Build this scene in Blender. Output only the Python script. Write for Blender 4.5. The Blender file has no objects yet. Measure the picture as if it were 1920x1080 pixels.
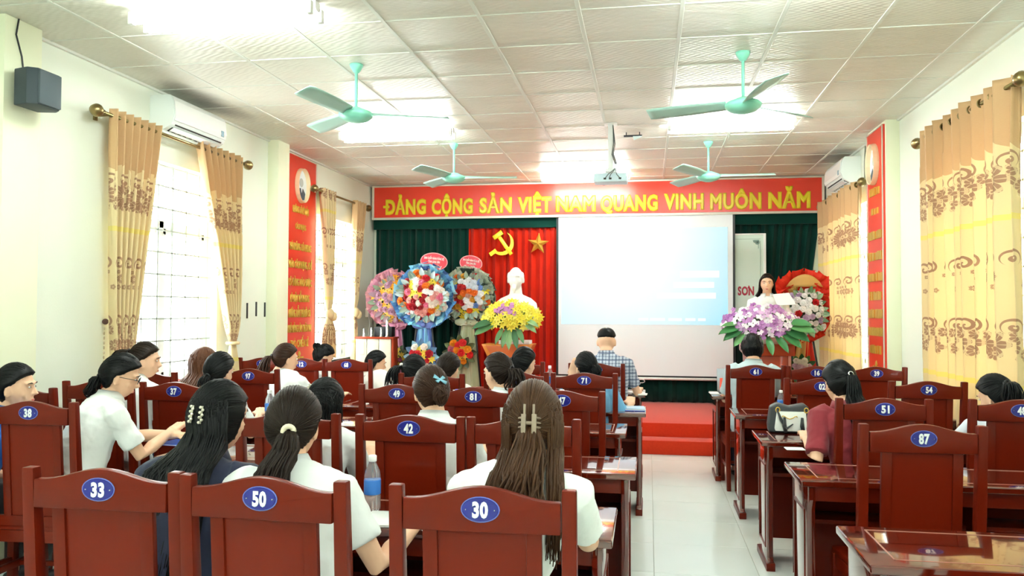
import bpy, bmesh, math, random
from mathutils import Vector, Matrix, Euler
PI = math.pi
R = math.radians
V = Vector
random.seed(7)
scene = bpy.context.scene
COL = scene.collection
# ------------------------------------------------------------------ camera
F, YAW, PIT, ROL, CH = 1508.3, .168117, .0279172, .0033034, 1.53
fw = V((-math.sin(YAW) * math.cos(PIT), math.cos(YAW) * math.cos(PIT), math.sin(PIT)))
rt = V((math.cos(YAW), math.sin(YAW), 0)); up = rt.cross(fw)
r2 = rt * math.cos(ROL) + up * math.sin(ROL); u2 = -rt * math.sin(ROL) + up * math.cos(ROL)
cd = bpy.data.cameras.new('camera'); cam = bpy.data.objects.new('camera', cd); COL.objects.link(cam)
cd.sensor_width = 36; cd.lens = F * 36 / 1920; cd.clip_start = .05; cd.clip_end = 200
M = Matrix((r2, u2, -fw)).transposed().to_4x4(); M.translation = V((0, 0, CH)); cam.matrix_world = M
scene.camera = cam
def at(px, py, y):                       # the room point seen at a photo pixel, at depth y
    d = fw + r2 * ((px - 960) / F) + u2 * ((540 - py) / F)
    return d * (y / d.y) + V((0, 0, CH))
# ------------------------------------------------------------------ light
scene.view_settings.view_transform = 'Standard'; scene.view_settings.look = 'None'
scene.view_settings.gamma = 1; scene.view_settings.use_curve_mapping = False
scene.view_settings.exposure = 1.2
WORLD_STRENGTH = 7.0
TUBE_STRENGTH = 55.0
w = bpy.data.worlds.new('sky'); scene.world = w; w.use_nodes = True
bg = w.node_tree.nodes['Background']; bg.inputs[0].default_value = (.93, 1, .98, 1); bg.inputs[1].default_value = WORLD_STRENGTH
XL, XR, YB, YF, H = -3.92, 2.28, 11.15, -3.0, 3.303
def portal(x, y0, y1, z0, z1, rz):
    l = bpy.data.lights.new('window_portal', 'AREA'); l.shape = 'RECTANGLE'; l.size = y1 - y0; l.size_y = z1 - z0
    l.cycles.is_portal = True
    o = bpy.data.objects.new('window_portal', l); COL.objects.link(o)
    o.location = (x, (y0 + y1) / 2, (z0 + z1) / 2); o.rotation_euler = (R(90), 0, R(rz))
WIN_L = [(5.42, 6.85, .9, 2.74), (8.95, 10.27, .9, 2.68)]
WIN_R = [(5.36, 6.75, .9, 2.74), (8.85, 10.3, .9, 2.70)]
for a in WIN_L: portal(XL - .1, a[0], a[1], a[2], a[3], -90)
for a in WIN_R: portal(XR + .1, a[0], a[1], a[2], a[3], 90)
# ------------------------------------------------------------------ materials
def lin(c):
    if isinstance(c, str):
        c = c.lstrip('#'); c = [int(c[i:i + 2], 16) / 255 for i in (0, 2, 4)]
        c = [x / 12.92 if x <= .04045 else ((x + .055) / 1.055) ** 2.4 for x in c]
    return (c[0], c[1], c[2], 1)
class N:                                  # tiny node expression helper
    def __init__(s, m, sock): s.m = m; s.s = sock
    def _op(s, op, b=None, c=None):
        n = s.m.node_tree.nodes.new('ShaderNodeMath'); n.operation = op
        L = s.m.node_tree.links
        L.new(s.s, n.inputs[0])
        for i, q in ((1, b), (2, c)):
            if q is None: continue
            if isinstance(q, N): L.new(q.s, n.inputs[i])
            else: n.inputs[i].default_value = q
        return N(s.m, n.outputs[0])
    def __add__(s, b): return s._op('ADD', b)
    def __sub__(s, b): return s._op('SUBTRACT', b)
    def __mul__(s, b): return s._op('MULTIPLY', b)
    def __truediv__(s, b): return s._op('DIVIDE', b)
    def gt(s, b): return s._op('GREATER_THAN', b)
    def lt(s, b): return s._op('LESS_THAN', b)
    def sin(s): return s._op('SINE')
    def abs(s): return s._op('ABSOLUTE')
    def sqrt(s): return s._op('SQRT')
    def atan2(s, b): return s._op('ARCTAN2', b)
    def wrap(s, a, b): return s._op('WRAP', b, a)
    def max(s, b): return s._op('MAXIMUM', b)
    def min(s, b): return s._op('MINIMUM', b)
def newmat(name):
    m = bpy.data.materials.new(name); m.use_nodes = True
    return m, m.node_tree.nodes['Principled BSDF']
def node(m, t, **k):
    n = m.node_tree.nodes.new(t)
    for a, b in k.items(): setattr(n, a, b)
    return n
def link(m, a, b): m.node_tree.links.new(a.s if isinstance(a, N) else a, b)
def coords(m, kind='Object', scale=(1, 1, 1)):
    tc = node(m, 'ShaderNodeTexCoord'); mp = node(m, 'ShaderNodeMapping'); mp.inputs['Scale'].default_value = scale
    link(m, tc.outputs[kind], mp.inputs[0]); return mp.outputs[0]
def xyz(m, kind='Object'):
    tc = node(m, 'ShaderNodeTexCoord'); s = node(m, 'ShaderNodeSeparateXYZ'); link(m, tc.outputs[kind], s.inputs[0])
    return [N(m, s.outputs[i]) for i in range(3)]
def mixc(m, fac, a, b):
    n = node(m, 'ShaderNodeMix', data_type='RGBA')
    for i, q in ((0, fac), (6, a), (7, b)):
        if isinstance(q, (N, bpy.types.NodeSocket)): link(m, q, n.inputs[i])
        elif isinstance(q, (int, float)): n.inputs[i].default_value = q
        else: n.inputs[i].default_value = lin(q)
    return n.outputs[2]
def noise(m, vec, scale, detail=3, rough=.5):
    n = node(m, 'ShaderNodeTexNoise'); n.inputs['Scale'].default_value = scale; n.inputs['Detail'].default_value = detail
    n.inputs['Roughness'].default_value = rough
    if vec is not None: link(m, vec, n.inputs['Vector'])
    return n.outputs['Fac']
def bump(m, p, h, strength, dist=.01):
    b = node(m, 'ShaderNodeBump'); b.inputs['Strength'].default_value = strength; b.inputs['Distance'].default_value = dist
    link(m, h, b.inputs['Height']); link(m, b.outputs[0], p.inputs['Normal'])
def mat(name, c, rough=.5, metal=0, coat=0, c2=None, ns=8, sc=(1, 1, 1), bs=0, bd=.01, bsc=None, sheen=0, spec=None, trans=0):
    m, p = newmat(name)
    p.inputs['Base Color'].default_value = lin(c); p.inputs['Roughness'].default_value = rough
    p.inputs['Metallic'].default_value = metal; p.inputs['Coat Weight'].default_value = coat
    p.inputs['Coat Roughness'].default_value = .06
    if spec is not None: p.inputs['Specular IOR Level'].default_value = spec
    if sheen: p.inputs['Sheen Weight'].default_value = sheen
    v = coords(m, 'Object', sc)
    f = noise(m, v, ns)
    link(m, mixc(m, f, c, c2 if c2 is not None else c), p.inputs['Base Color'])
    if bs: bump(m, p, noise(m, v, bsc or ns * 3), bs, bd)
    if trans:
        t = node(m, 'ShaderNodeBsdfTranslucent'); t.inputs[0].default_value = lin(c)
        x = node(m, 'ShaderNodeMixShader'); x.inputs[0].default_value = trans
        link(m, p.outputs[0], x.inputs[1]); link(m, t.outputs[0], x.inputs[2])
        link(m, x.outputs[0], m.node_tree.nodes['Material Output'].inputs[0])
    return m
def emis(name, c, s):
    m, p = newmat(name); p.inputs['Base Color'].default_value = lin(c)
    p.inputs['Emission Color'].default_value = lin(c); p.inputs['Emission Strength'].default_value = s; return m
def wood(name, c, c2, rough=.28, coat=.5, axis=2):
    sc = [22, 22, 22]; sc[axis] = 1.3
    m, p = newmat(name); v = coords(m, 'Object', sc)
    f = noise(m, v, 1.6, 6, .6); g = noise(m, coords(m, 'Object', (2, 2, 2)), 1.1, 2)
    link(m, mixc(m, g, mixc(m, f, c, c2), mixc(m, f, c2, c)), p.inputs['Base Color'])
    p.inputs['Roughness'].default_value = rough; p.inputs['Coat Weight'].default_value = coat; p.inputs['Specular IOR Level'].default_value = .12
    p.inputs['Coat Roughness'].default_value = .05; bump(m, p, f, .06, .004); return m
WOOD = wood('red_brown_lacquered_wood', '#701b06', '#480d03', .34, .12)
WOODX = wood('red_brown_lacquered_wood_horizontal', '#701b06', '#480d03', .34, .12, 0)
PANEL = wood('lacquered_wood_panel', '#741c06', '#501004', .36, .1)
DTOP = wood('polished_desk_wood', '#641606', '#420c04', .12, 1.0, 0)
DTOP.node_tree.nodes['Principled BSDF'].inputs['Coat IOR'].default_value = 1.85
LINE = mat('worn_edge_lacquer', '#a87868', .3)
WALLM = mat('cream_wall_paint', '#eef3e6', .75, c2='#e9f0e0', ns=3, bs=.05, bsc=60)
PILM = mat('pilaster_cream_paint', '#f0f3d8', .75, c2='#ecf0d2', ns=3)
WHITE = mat('white_painted_metal', '#f2f5f2', .4)
PLASTIC = mat('white_plastic', '#e9f2ee', .35)
DARK = mat('black_plastic', '#15191c', .45, c2='#1d2226')
def tile_ceiling():
    m, p = newmat('embossed_ceiling_board'); x, y, z = xyz(m)
    a = (x * 90 + (y * 40).sin() * 1.2).sin() * ((y * 120).sin())
    f = noise(m, coords(m), 3)
    link(m, mixc(m, f, '#e2e1d5', '#dad8cb'), p.inputs['Base Color']); p.inputs['Roughness'].default_value = .42
    bump(m, p, a, .35, .004)
    gp = node(m, 'ShaderNodeNewGeometry'); s = node(m, 'ShaderNodeSeparateXYZ'); link(m, gp.outputs['Position'], s.inputs[0])
    X_, Y_ = N(m, s.outputs[0]), N(m, s.outputs[1]); nz = N(m, noise(m, gp.outputs['Position'], 4, 4)) - .5
    st = None                              # sooty dirt patches on the boards above the air conditioners
    for (cx, cy, rx, ry) in ((-3.72, 6.3, .22, .75), (2.02, 9.75, .35, .6)):
        q = (((X_ - cx) / rx) * ((X_ - cx) / rx) + ((Y_ - cy) / ry) * ((Y_ - cy) / ry)) * -1 + 1
        q = (q + nz * 1.2).max(0.0).min(1.0); st = q if st is None else st.max(q)
    old = p.inputs['Base Color'].links[0].from_socket
    link(m, mixc(m, st * .75, old, '#6d6b66'), p.inputs['Base Color']); return m
CEIL = tile_ceiling()
GRID = mat('white_ceiling_strip', '#dfe2d8', .5)
def tile_floor():
    m, p = newmat('polished_floor_tile'); v = coords(m)
    f = noise(m, v, 2.5, 4)
    link(m, mixc(m, f, '#eff5ef', '#e6efe8'), p.inputs['Base Color']); p.inputs['Roughness'].default_value = .14; return m
FLOORT = tile_floor()
GROUT = mat('floor_grout', '#a9aea0', .8)
CARPET = mat('red_carpet', '#cc3417', .95, c2='#b82a10', ns=40, bs=.3, bsc=300, sheen=.25, spec=.1)
GREEN = mat('dark_green_velvet', '#06382f', .9, c2='#042a23', ns=5, sheen=.1, spec=.1)
REDC = mat('red_velvet', '#cc240a', .85, c2='#ac1a06', ns=4, sheen=.1, spec=.1)
BRED = mat('banner_red_print', '#dc3a24', .3, c2='#d6341e', ns=2)
GOLD = mat('banner_yellow_foil', '#e6cf20', .3, c2='#d8c81c')
METALG = mat('polished_gold_metal', '#e0bc50', .3, metal=.45, c2='#cca43c')
FRAME = mat('pale_aluminium', '#d9d6c8', .35, metal=.3)
CHROME = mat('chrome', '#d4d8da', .2, metal=1)
BRASS = mat('antique_brass', '#9c8a5c', .3, metal=.9, c2='#80704a')
def glass_mat():
    m, p = newmat('window_glass'); t = node(m, 'ShaderNodeBsdfTransparent'); g = node(m, 'ShaderNodeBsdfGlossy')
    g.inputs['Roughness'].default_value = .02
    x = node(m, 'ShaderNodeMixShader'); x.inputs[0].default_value = .05
    link(m, t.outputs[0], x.inputs[1]); link(m, g.outputs[0], x.inputs[2])
    link(m, x.outputs[0], m.node_tree.nodes['Material Output'].inputs[0]); return m
GLASS = glass_mat()
def clear_plastic():
    m, p = newmat('clear_plastic'); p.inputs['Transmission Weight'].default_value = .85; p.inputs['Roughness'].default_value = .12
    p.inputs['IOR'].default_value = 1.2; p.inputs['Base Color'].default_value = (.93, .97, 1, 1); return m
CLEAR = clear_plastic()
# ------------------------------------------------------------------ mesh builder
class MB:
    def __init__(s): s.v = []; s.f = []; s.uv = None
    def add(s, vs, fs):
        n = len(s.v); s.v += [V(p) for p in vs]; s.f += [[i + n for i in f] for f in fs]; return s
    def join(s, o): return s.add(o.v, o.f)
    def box(s, x0, x1, y0, y1, z0, z1):
        return s.add([(x0, y0, z0), (x1, y0, z0), (x1, y1, z0), (x0, y1, z0), (x0, y0, z1), (x1, y0, z1), (x1, y1, z1), (x0, y1, z1)],
                     [(0, 3, 2, 1), (4, 5, 6, 7), (0, 1, 5, 4), (1, 2, 6, 5), (2, 3, 7, 6), (3, 0, 4, 7)])
    def obox(s, c, ax, h):                # oriented box: axes list, half sizes
        c = V(c); vs = []
        for k in (-1, 1):
            for (i, j) in ((-1, -1), (1, -1), (1, 1), (-1, 1)):
                vs.append(c + ax[0] * (i * h[0]) + ax[1] * (j * h[1]) + ax[2] * (k * h[2]))
        return s.add(vs, [(0, 3, 2, 1), (4, 5, 6, 7), (0, 1, 5, 4), (1, 2, 6, 5), (2, 3, 7, 6), (3, 0, 4, 7)])
    def prism(s, poly, axis, a, b):       # extrude 2-D polygon along an axis; poly in the other two axes (cyclic order)
        def P(u, v, t): return ((t, u, v), (u, t, v), (u, v, t))[axis]
        n = len(poly)
        vs = [P(u, v, a) for u, v in poly] + [P(u, v, b) for u, v in poly]
        fs = [list(range(n))[::-1], list(range(n, 2 * n))] + [(i, (i + 1) % n, n + (i + 1) % n, n + i) for i in range(n)]
        return s.add(vs, fs)
    def tube(s, path, r, n=8, cap=True, flat=1):
        path = [V(p) for p in path]; k = len(path)
        if not isinstance(r, (list, tuple)): r = [r] * k
        t0 = (path[1] - path[0]).normalized()
        a = t0.orthogonal().normalized(); vs = []
        for i in range(k):
            t = (path[min(i + 1, k - 1)] - path[max(i - 1, 0)])
            if t.length < 1e-9: t = t0
            t.normalize(); a = (a - t * a.dot(t))
            a = a.normalized() if a.length > 1e-6 else t.orthogonal().normalized()
            b = t.cross(a)
            for j in range(n):
                g = 2 * PI * j / n; vs.append(path[i] + a * (math.cos(g) * r[i]) + b * (math.sin(g) * r[i] * flat))
        fs = [(i * n + j, i * n + (j + 1) % n, (i + 1) * n + (j + 1) % n, (i + 1) * n + j) for i in range(k - 1) for j in range(n)]
        if cap: fs += [list(range(n))[::-1], list(range((k - 1) * n, k * n))]
        return s.add(vs, fs)
    def lathe(s, prof, n=20, c=(0, 0, 0), axis=2):
        vs = []
        for r, z in prof:
            for j in range(n):
                g = 2 * PI * j / n; q = (r * math.cos(g), r * math.sin(g), z)
                if axis == 1: q = (q[0], -z, q[1])
                if axis == 0: q = (z, q[0], q[1])
                vs.append((q[0] + c[0], q[1] + c[1], q[2] + c[2]))
        k = len(prof)
        fs = [(i * n + j, i * n + (j + 1) % n, (i + 1) * n + (j + 1) % n, (i + 1) * n + j) for i in range(k - 1) for j in range(n)]
        if prof[0][0] > 1e-5: fs.append(list(range(n))[::-1])
        if prof[-1][0] > 1e-5: fs.append(list(range((k - 1) * n, k * n)))
        return s.add(vs, fs)
    def loft(s, cs, xs, a, b, n=20):      # elliptical rings: centres, x axes, half widths, half depths
        k = len(cs); vs = []
        for i in range(k):
            t = (V(cs[min(i + 1, k - 1)]) - V(cs[max(i - 1, 0)])).normalized()
            x = V(xs); x = (x - t * x.dot(t)).normalized(); y = t.cross(x)
            for j in range(n):
                g = 2 * PI * j / n; vs.append(V(cs[i]) + x * (math.cos(g) * a[i]) + y * (math.sin(g) * b[i]))
        fs = [(i * n + j, i * n + (j + 1) % n, (i + 1) * n + (j + 1) % n, (i + 1) * n + j) for i in range(k - 1) for j in range(n)]
        fs += [list(range(n))[::-1], list(range((k - 1) * n, k * n))]
        return s.add(vs, fs)
    def sphere(s, c, r, n=12, m=8, rot=None):
        r = (r, r, r) if not isinstance(r, (tuple, list)) else r
        vs = []; c = V(c)
        for i in range(m + 1):
            t = PI * i / m
            for j in range(n):
                g = 2 * PI * j / n
                q = V((r[0] * math.sin(t) * math.cos(g), r[1] * math.sin(t) * math.sin(g), r[2] * math.cos(t)))
                if rot is not None: q = rot @ q
                vs.append(c + q)
        fs = [(i * n + j, (i + 1) * n + j, (i + 1) * n + (j + 1) % n, i * n + (j + 1) % n) for i in range(m) for j in range(n)]
        return s.add(vs, fs)
    def grid(s, fn, nu, nv, closed=False):
        vs = [fn(i / nu, j / nv) for j in range(nv + 1) for i in range(nu + 1)]
        k = nu + 1; n0 = len(s.v)
        fs = [(j * k + i, j * k + i + 1, (j + 1) * k + i + 1, (j + 1) * k + i) for j in range(nv) for i in range(nu)]
        s.add(vs, fs)
        if s.uv is None: s.uv = {}
        for j in range(nv + 1):
            for i in range(nu + 1): s.uv[n0 + j * k + i] = (i / nu, j / nv)
        return s
    def xf(s, m): s.v = [m @ p for p in s.v]; return s
    def mesh(s, name, mt, bevel=0, smooth=False, seg=2):
        me = bpy.data.meshes.new(name); me.from_pydata([tuple(p) for p in s.v], [], s.f)
        bm = bmesh.new(); bm.from_mesh(me)
        if s.uv is None: bmesh.ops.remove_doubles(bm, verts=bm.verts, dist=1e-6)
        bmesh.ops.recalc_face_normals(bm, faces=bm.faces) if s.uv is None else None
        if bevel:
            ed = [e for e in bm.edges if len(e.link_faces) == 2 and e.calc_face_angle(0) > .5]
            bmesh.ops.bevel(bm, geom=ed, offset=bevel, segments=seg, affect='EDGES', profile=.6, clamp_overlap=True)
        if s.uv is not None:
            ly = bm.loops.layers.uv.new('UVMap')
            for f in bm.faces:
                for l in f.loops: l[ly].uv = s.uv.get(l.vert.index, (0, 0))
        bm.to_mesh(me); bm.free()
        for q in (mt if isinstance(mt, list) else [mt]): me.materials.append(q)
        if smooth or bevel:
            me.polygons.foreach_set('use_smooth', [True] * len(me.polygons))
            if bevel and not smooth:
                me.set_sharp_from_angle(angle=R(35))
        me.update(); return me
    def obj(s, name, mt, parent=None, bevel=0, smooth=False, loc=None, rot=None, seg=2):
        return put(name, s.mesh(name, mt, bevel, smooth, seg), parent, loc, rot)
def put(name, me, parent=None, loc=None, rot=None):
    o = bpy.data.objects.new(name, me); COL.objects.link(o)
    if parent: o.parent = parent
    if loc is not None: o.location = loc
    if rot is not None: o.rotation_euler = rot
    return o
def tag(o, label=None, cat=None, group=None, kind=None):
    if label: o['label'] = label
    if cat: o['category'] = cat
    if group: o['group'] = group
    if kind: o['kind'] = kind
    return o
def thing(name, label, cat, loc=(0, 0, 0), rz=0, group=None):
    o = bpy.data.objects.new(name, None); COL.objects.link(o); o.location = loc; o.rotation_euler = (0, 0, rz)
    o.empty_display_size = .1
    return tag(o, label, cat, group)
def copy_tree(o, parent=None):
    c = o.copy(); COL.objects.link(c); c.parent = parent
    for ch in o.children: copy_tree(ch, c)
    return c
def shade(o, ang=35):
    o.data.polygons.foreach_set('use_smooth', [True] * len(o.data.polygons)); o.data.set_sharp_from_angle(angle=R(ang)); return o
_tc = {}
def text_mesh(s, mt, size=(None, None), bold=.02, ext=.004, res=3, shear=0):
    key = (s, mt.name, size, bold, ext, res)
    if key in _tc: return _tc[key]
    c = bpy.data.curves.new('t', 'FONT'); c.body = s; c.size = 1; c.bevel_depth = bold; c.bevel_resolution = 0; c.extrude = .02; c.resolution_u = res; c.space_character = 1.0 + bold * 1.6
    c.shear = shear
    o = bpy.data.objects.new('t', c); COL.objects.link(o)
    me = bpy.data.meshes.new_from_object(o); bpy.data.objects.remove(o)
    xs = [v.co.x for v in me.vertices]; ys = [v.co.y for v in me.vertices]
    x0, x1, y0, y1 = min(xs), max(xs), min(ys), max(ys)
    cap = .7
    sx = size[0] / (x1 - x0) if size[0] else size[1] / cap
    sy = size[1] / cap if size[1] else sx
    bm = bmesh.new(); bm.from_mesh(me)
    zm = .02 + bold; bmesh.ops.remove_doubles(bm, verts=bm.verts, dist=1e-5)
    for v in bm.verts:
        x = (v.co.x - (x0 + x1) / 2) * sx; y = (v.co.y - cap / 2) * sy; z = max(0, v.co.z / zm) * ext
        v.co = (x, -z, y)                 # reads from -Y
    bmesh.ops.recalc_face_normals(bm, faces=bm.faces)
    bm.to_mesh(me); bm.free(); me.materials.clear(); me.materials.append(mt); me.name = 'lettering'
    _tc[key] = me; return me
def struct(name, mb, mt, **k): return tag(mb.obj(name, mt, **k), kind='structure')
# ================================================================== room shell
T = .24
def wall_with_holes(name, x0, x1, holes, label=None):
    mb = MB(); ys = YF
    for (a, b, z0, z1) in holes:
        mb.box(x0, x1, ys, a, 0, H + .1); mb.box(x0, x1, a, b, 0, z0); mb.box(x0, x1, a, b, z1, H + .1); ys = b
    mb.box(x0, x1, ys, YB + T, 0, H + .1)
    return struct(name, mb, WALLM)
wl = wall_with_holes('wall_left', XL - T, XL, WIN_L)
wr = wall_with_holes('wall_right', XR, XR + T, WIN_R)
struct('wall_back', MB().box(XL - T, XR + T, YB, YB + T, 0, H + .1), WALLM)
struct('wall_front', MB().box(XL - T, XR + T, YF - T, YF, 0, H + .1), WALLM)
# pilasters
for nm, x0, x1, y0, y1 in (('pilaster', XL, XL + .12, 4.2, 4.5), ('pilaster', XL, XL + .12, 7.82, 8.08), ('pilaster', XR - .12, XR, 7.85, 8.46)):
    struct(nm, MB().box(x0, x1, y0, y1, 0, H), PILM, bevel=.004)
for a in (-1, 1):
    pass
# ceiling
ce = struct('ceiling', MB().box(XL - T, XR + T, YF - T, YB + T, H + .014, H + .1), CEIL)
gx = [-1.6036 + .6 * k for k in range(-4, 7)]; gx = [XL] + [g for g in gx if XL + .05 < g < XR - .05] + [XR]
gy = [4.691 + .6 * k for k in range(-3, 11)]; gy = [g for g in gy if g < YB - .05] + [YB]
tm = {}
rnd = random.Random(3)
for i in range(len(gx) - 1):
    for j in range(len(gy) - 1):
        dx, dy = gx[i + 1] - gx[i] - .012, gy[j + 1] - gy[j] - .012; k = (round(dx, 3), round(dy, 3))
        if k not in tm: tm[k] = MB().box(-dx / 2, dx / 2, -dy / 2, dy / 2, 0, .014).mesh('ceiling_tile', CEIL, bevel=.003, seg=1)
        put('ceiling_tile', tm[k], ce, ((gx[i] + gx[i + 1]) / 2, (gy[j] + gy[j + 1]) / 2, H + rnd.uniform(-.001, .0015)))
y0c, y1c = gy[0], YB
for g in gx[1:-1]:
    MB().box(-.013, .013, y0c, y1c, -.005, .006).obj('ceiling_batten', GRID, ce, bevel=.002, loc=(g, 0, H), seg=1)
for g in gy[:-1]:
    MB().box(XL, XR, -.006, .006, -.0035, .006).obj('ceiling_batten', GRID, ce, loc=(0, g, H))
for x in (XL + .012, XR - .012):
    struct('trim_ceiling', MB().box(x - .012, x + .012, YF, YB, H - .018, H), GRID)
# dust stains on the ceiling above the air conditioners live in the tile material
# floor
fl = struct('floor', MB().box(XL - T, XR + T, YF - T, YB + T, -.1, -.0015), GROUT)
struct('floor_behind', MB().box(XL, XR, YF, 1.23, -.004, 0), FLOORT).name = 'floor_rear'
ftm = {}
fx = [XL] + [g for g in [.03 + .6 * k for k in range(-6, 5)] if XL + .05 < g < XR - .05] + [XR]
fy = [1.23 + .6 * k for k in range(13)] + [8.76]
for i in range(len(fx) - 1):
    for j in range(len(fy) - 1):
        dx, dy = fx[i + 1] - fx[i] - .003, fy[j + 1] - fy[j] - .003
        if dy < .1: continue
        k = (round(dx, 3), round(dy, 3))
        if k not in ftm: ftm[k] = MB().box(-dx / 2, dx / 2, -dy / 2, dy / 2, -.008, 0).mesh('floor_tile', FLOORT, bevel=.001, seg=1)
        put('floor_tile', ftm[k], fl, ((fx[i] + fx[i + 1]) / 2, (fy[j] + fy[j + 1]) / 2, 0))
# stage
stg = tag(MB().box(XL, XR, 9.03, YB, 0, .30).obj('stage_platform', CARPET, bevel=.012), 'low red carpeted stage platform along the back wall', 'stage', kind='structure')
tag(MB().box(XL, XR, 8.75, 9.03, 0, .15).obj('stage_step', CARPET, bevel=.012), 'red carpeted step running along the front of the stage', 'step', kind='structure')
# windows ------------------------------------------------------------
GRILLE = mat('grey_white_grille', '#aeb8b2', .5)
def window(n, x, sgn, y0, y1, z0, z1):
    o = bpy.data.objects.new('window_%d' % n, None); COL.objects.link(o); tag(o, kind='structure'); o.location = (x, 0, 0)
    xo = -sgn * .12
    def bar(nm, a, b, c, d, t=.04, dx=0, m=None, bev=.003):
        m = m or (GRILLE if nm == 'grille_bar' else WHITE)
        return MB().box(xo + dx - t / 2, xo + dx + t / 2, a, b, c, d).obj(nm, m, o, bevel=bev, seg=1)
    f = .055; ym = (y0 + y1) / 2; zt = z1 - .5
    bar('frame', y0, y0 + f, z0, z1); bar('frame', y1 - f, y1, z0, z1)
    bar('frame', y0 + f, y1 - f, z1 - f, z1); bar('frame', y0 + f, y1 - f, z0, z0 + f)
    bar('transom', y0 + f, y1 - f, zt - .03, zt + .03)
    bar('mullion', ym - .03, ym + .03, z0 + f, z1 - f)
    for a, b in ((y0 + f, ym - .03), (ym + .03, y1 - f)):
        bar('pane', a, b, zt + .03, z1 - f, .004, m=GLASS, bev=0)
        bar('sash_rail', a, b, z0 + f, z0 + f + .05, .03); bar('sash_rail', a, b, zt - .08, zt - .03, .03)
        bar('sash_rail', a, a + .04, z0 + f, zt - .03, .03); bar('sash_rail', b - .04, b, z0 + f, zt - .03, .03)
        bar('pane', a + .04, b - .04, z0 + f + .05, zt - .08, .004, m=GLASS, bev=0)
    k = int((z1 - z0) / .17)
    for i in range(1, k):
        z = z0 + i * (z1 - z0) / k
        bar('grille_bar', y0, y1, z - .006, z + .006, .012, dx=.05 * sgn, bev=0)
    for i in range(1, 7):
        y = y0 + i * (y1 - y0) / 7
        bar('grille_bar', y - .006, y + .006, z0, z1, .012, dx=.05 * sgn, bev=0)
    for c in (y0 + (y1 - y0) * .29, y0 + (y1 - y0) * .71):
        MB().tube([(xo + .05 * sgn, c + .16 * math.cos(a), zt - .28 + .16 * math.sin(a)) for a in [PI * q / 12 for q in range(13)]], .006, 5).obj('grille_arch', WHITE, o)
    MB().box(-.02 * sgn - .02, -.02 * sgn + .02, y0 - .03, y1 + .03, z0 - .03, z0 + .01).obj('sill', WHITE, o, bevel=.003)
    return o
window(1, XL, 1, *WIN_L[0]); window(2, XL, 1, *WIN_L[1]); window(3, XR, -1, *WIN_R[0]); window(4, XR, -1, *WIN_R[1])
# back wall door seen beside the right curtain
dr = bpy.data.objects.new('door_1', None); COL.objects.link(dr); tag(dr, kind='structure'); dr.location = (2.02, YB, .3)
CREAM = mat('cream_painted_door', '#eef3dc', .5)
MB().box(-.22, .2, -.03, 0, 0, 2.35).obj('door_leaf', CREAM, dr, bevel=.004)
MB().box(.2, .25, -.05, 0, 0, 2.4).obj('door_frame', WHITE, dr, bevel=.004)
hd_ = MB().lathe([(.022, 0), (.022, .012), (.01, .014), (.01, .04), (.024, .045), (.028, .06), (.018, .075), (0, .078)], 14, (0, 0, 0), 1).obj('door_handle', CHROME, dr, smooth=True, loc=(.12, -.03, 1.55))
# ================================================================== curtains
def curtain_mat():
    m, p = newmat('gold_floral_curtain_cloth')
    u, v, _ = xyz(m, 'UV')
    # u in metres along the cloth, v in metres above the hem
    def flowers(u, v, c0, per, rad, k, off):
        x = (u + off).wrap(-per / 2, per / 2); y = v - c0
        r = (x * x + y * y).sqrt(); a = y.atan2(x)
        pet = (a * k).sin().abs() * (rad * .45) + rad * .55
        body = r.lt(pet); vein = ((a * k * 2).sin().abs()).lt(.28) * r.gt(rad * .25)
        ring = (r / rad * 9).sin().gt(.75)
        return body * (vein.max(ring) * -.75 + 1)
    def scroll(u, v, c0, per, off):
        x = (u + off).wrap(-per / 2, per / 2); y = v - c0
        r = (x * x + y * y).sqrt(); a = y.atan2(x)
        return (((r * 150 + a) .sin()).gt(.25)) * r.lt(per * .42)
    band = None
    for (c0, rad) in ((2.0, .13), (1.40, .05), (.98, .12), (.25, .13)):
        g = flowers(u, v, c0, .27, rad * .8, 3.5, .05).max(scroll(u, v, c0 + .11, .12, 0) * ((v - c0 - .11).abs().lt(.055))).max(flowers(u, v, c0 - .06, .17, rad * .45, 2.5, .1)).max(flowers(u, v, c0 + .05, .135, rad * .35, 2, .03))
        band = g if band is None else band.max(g)
    stripe = ((v - 1.76).abs().lt(.018)).max((v - .72).abs().lt(.018))
    weave = noise(m, coords(m, 'UV', (60, 400, 1)), 1, 2)
    top = (v + (u * 22).sin() * .03).gt(2.2)
    ground = mixc(m, top, '#eed9a6', '#d4ab78')
    ground = mixc(m, weave, ground, mixc(m, .85, '#f8eecb', ground))
    g2 = mixc(m, stripe * .7, ground, '#f2e06a')
    flw = mixc(m, noise(m, coords(m, 'UV', (8, 8, 8)), 1.5), '#a87458', '#945c46')
    col = mixc(m, band * .8, g2, flw)
    link(m, col, p.inputs['Base Color']); p.inputs['Roughness'].default_value = .7; p.inputs['Sheen Weight'].default_value = .2
    t = node(m, 'ShaderNodeBsdfTranslucent'); link(m, col, t.inputs[0])
    x = node(m, 'ShaderNodeMixShader'); x.inputs[0].default_value = .24
    link(m, p.outputs[0], x.inputs[1]); link(m, t.outputs[0], x.inputs[2])
    link(m, x.outputs[0], m.node_tree.nodes['Material Output'].inputs[0]); return m
CURT = curtain_mat()
def set_uv_metric(o, wu, hv):
    for l in o.data.uv_layers[0].data: l.uv = (l.uv[0] * wu, l.uv[1] * hv)
def drape(name, fn, nu, nv, wu, hv, parent, m=None, solid=.004):
    mb = MB().grid(fn, nu, nv); o = mb.obj(name, m or CURT, parent, smooth=True)
    set_uv_metric(o, wu, hv); s = o.modifiers.new('thickness', 'SOLIDIFY'); s.thickness = solid; return o
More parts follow.
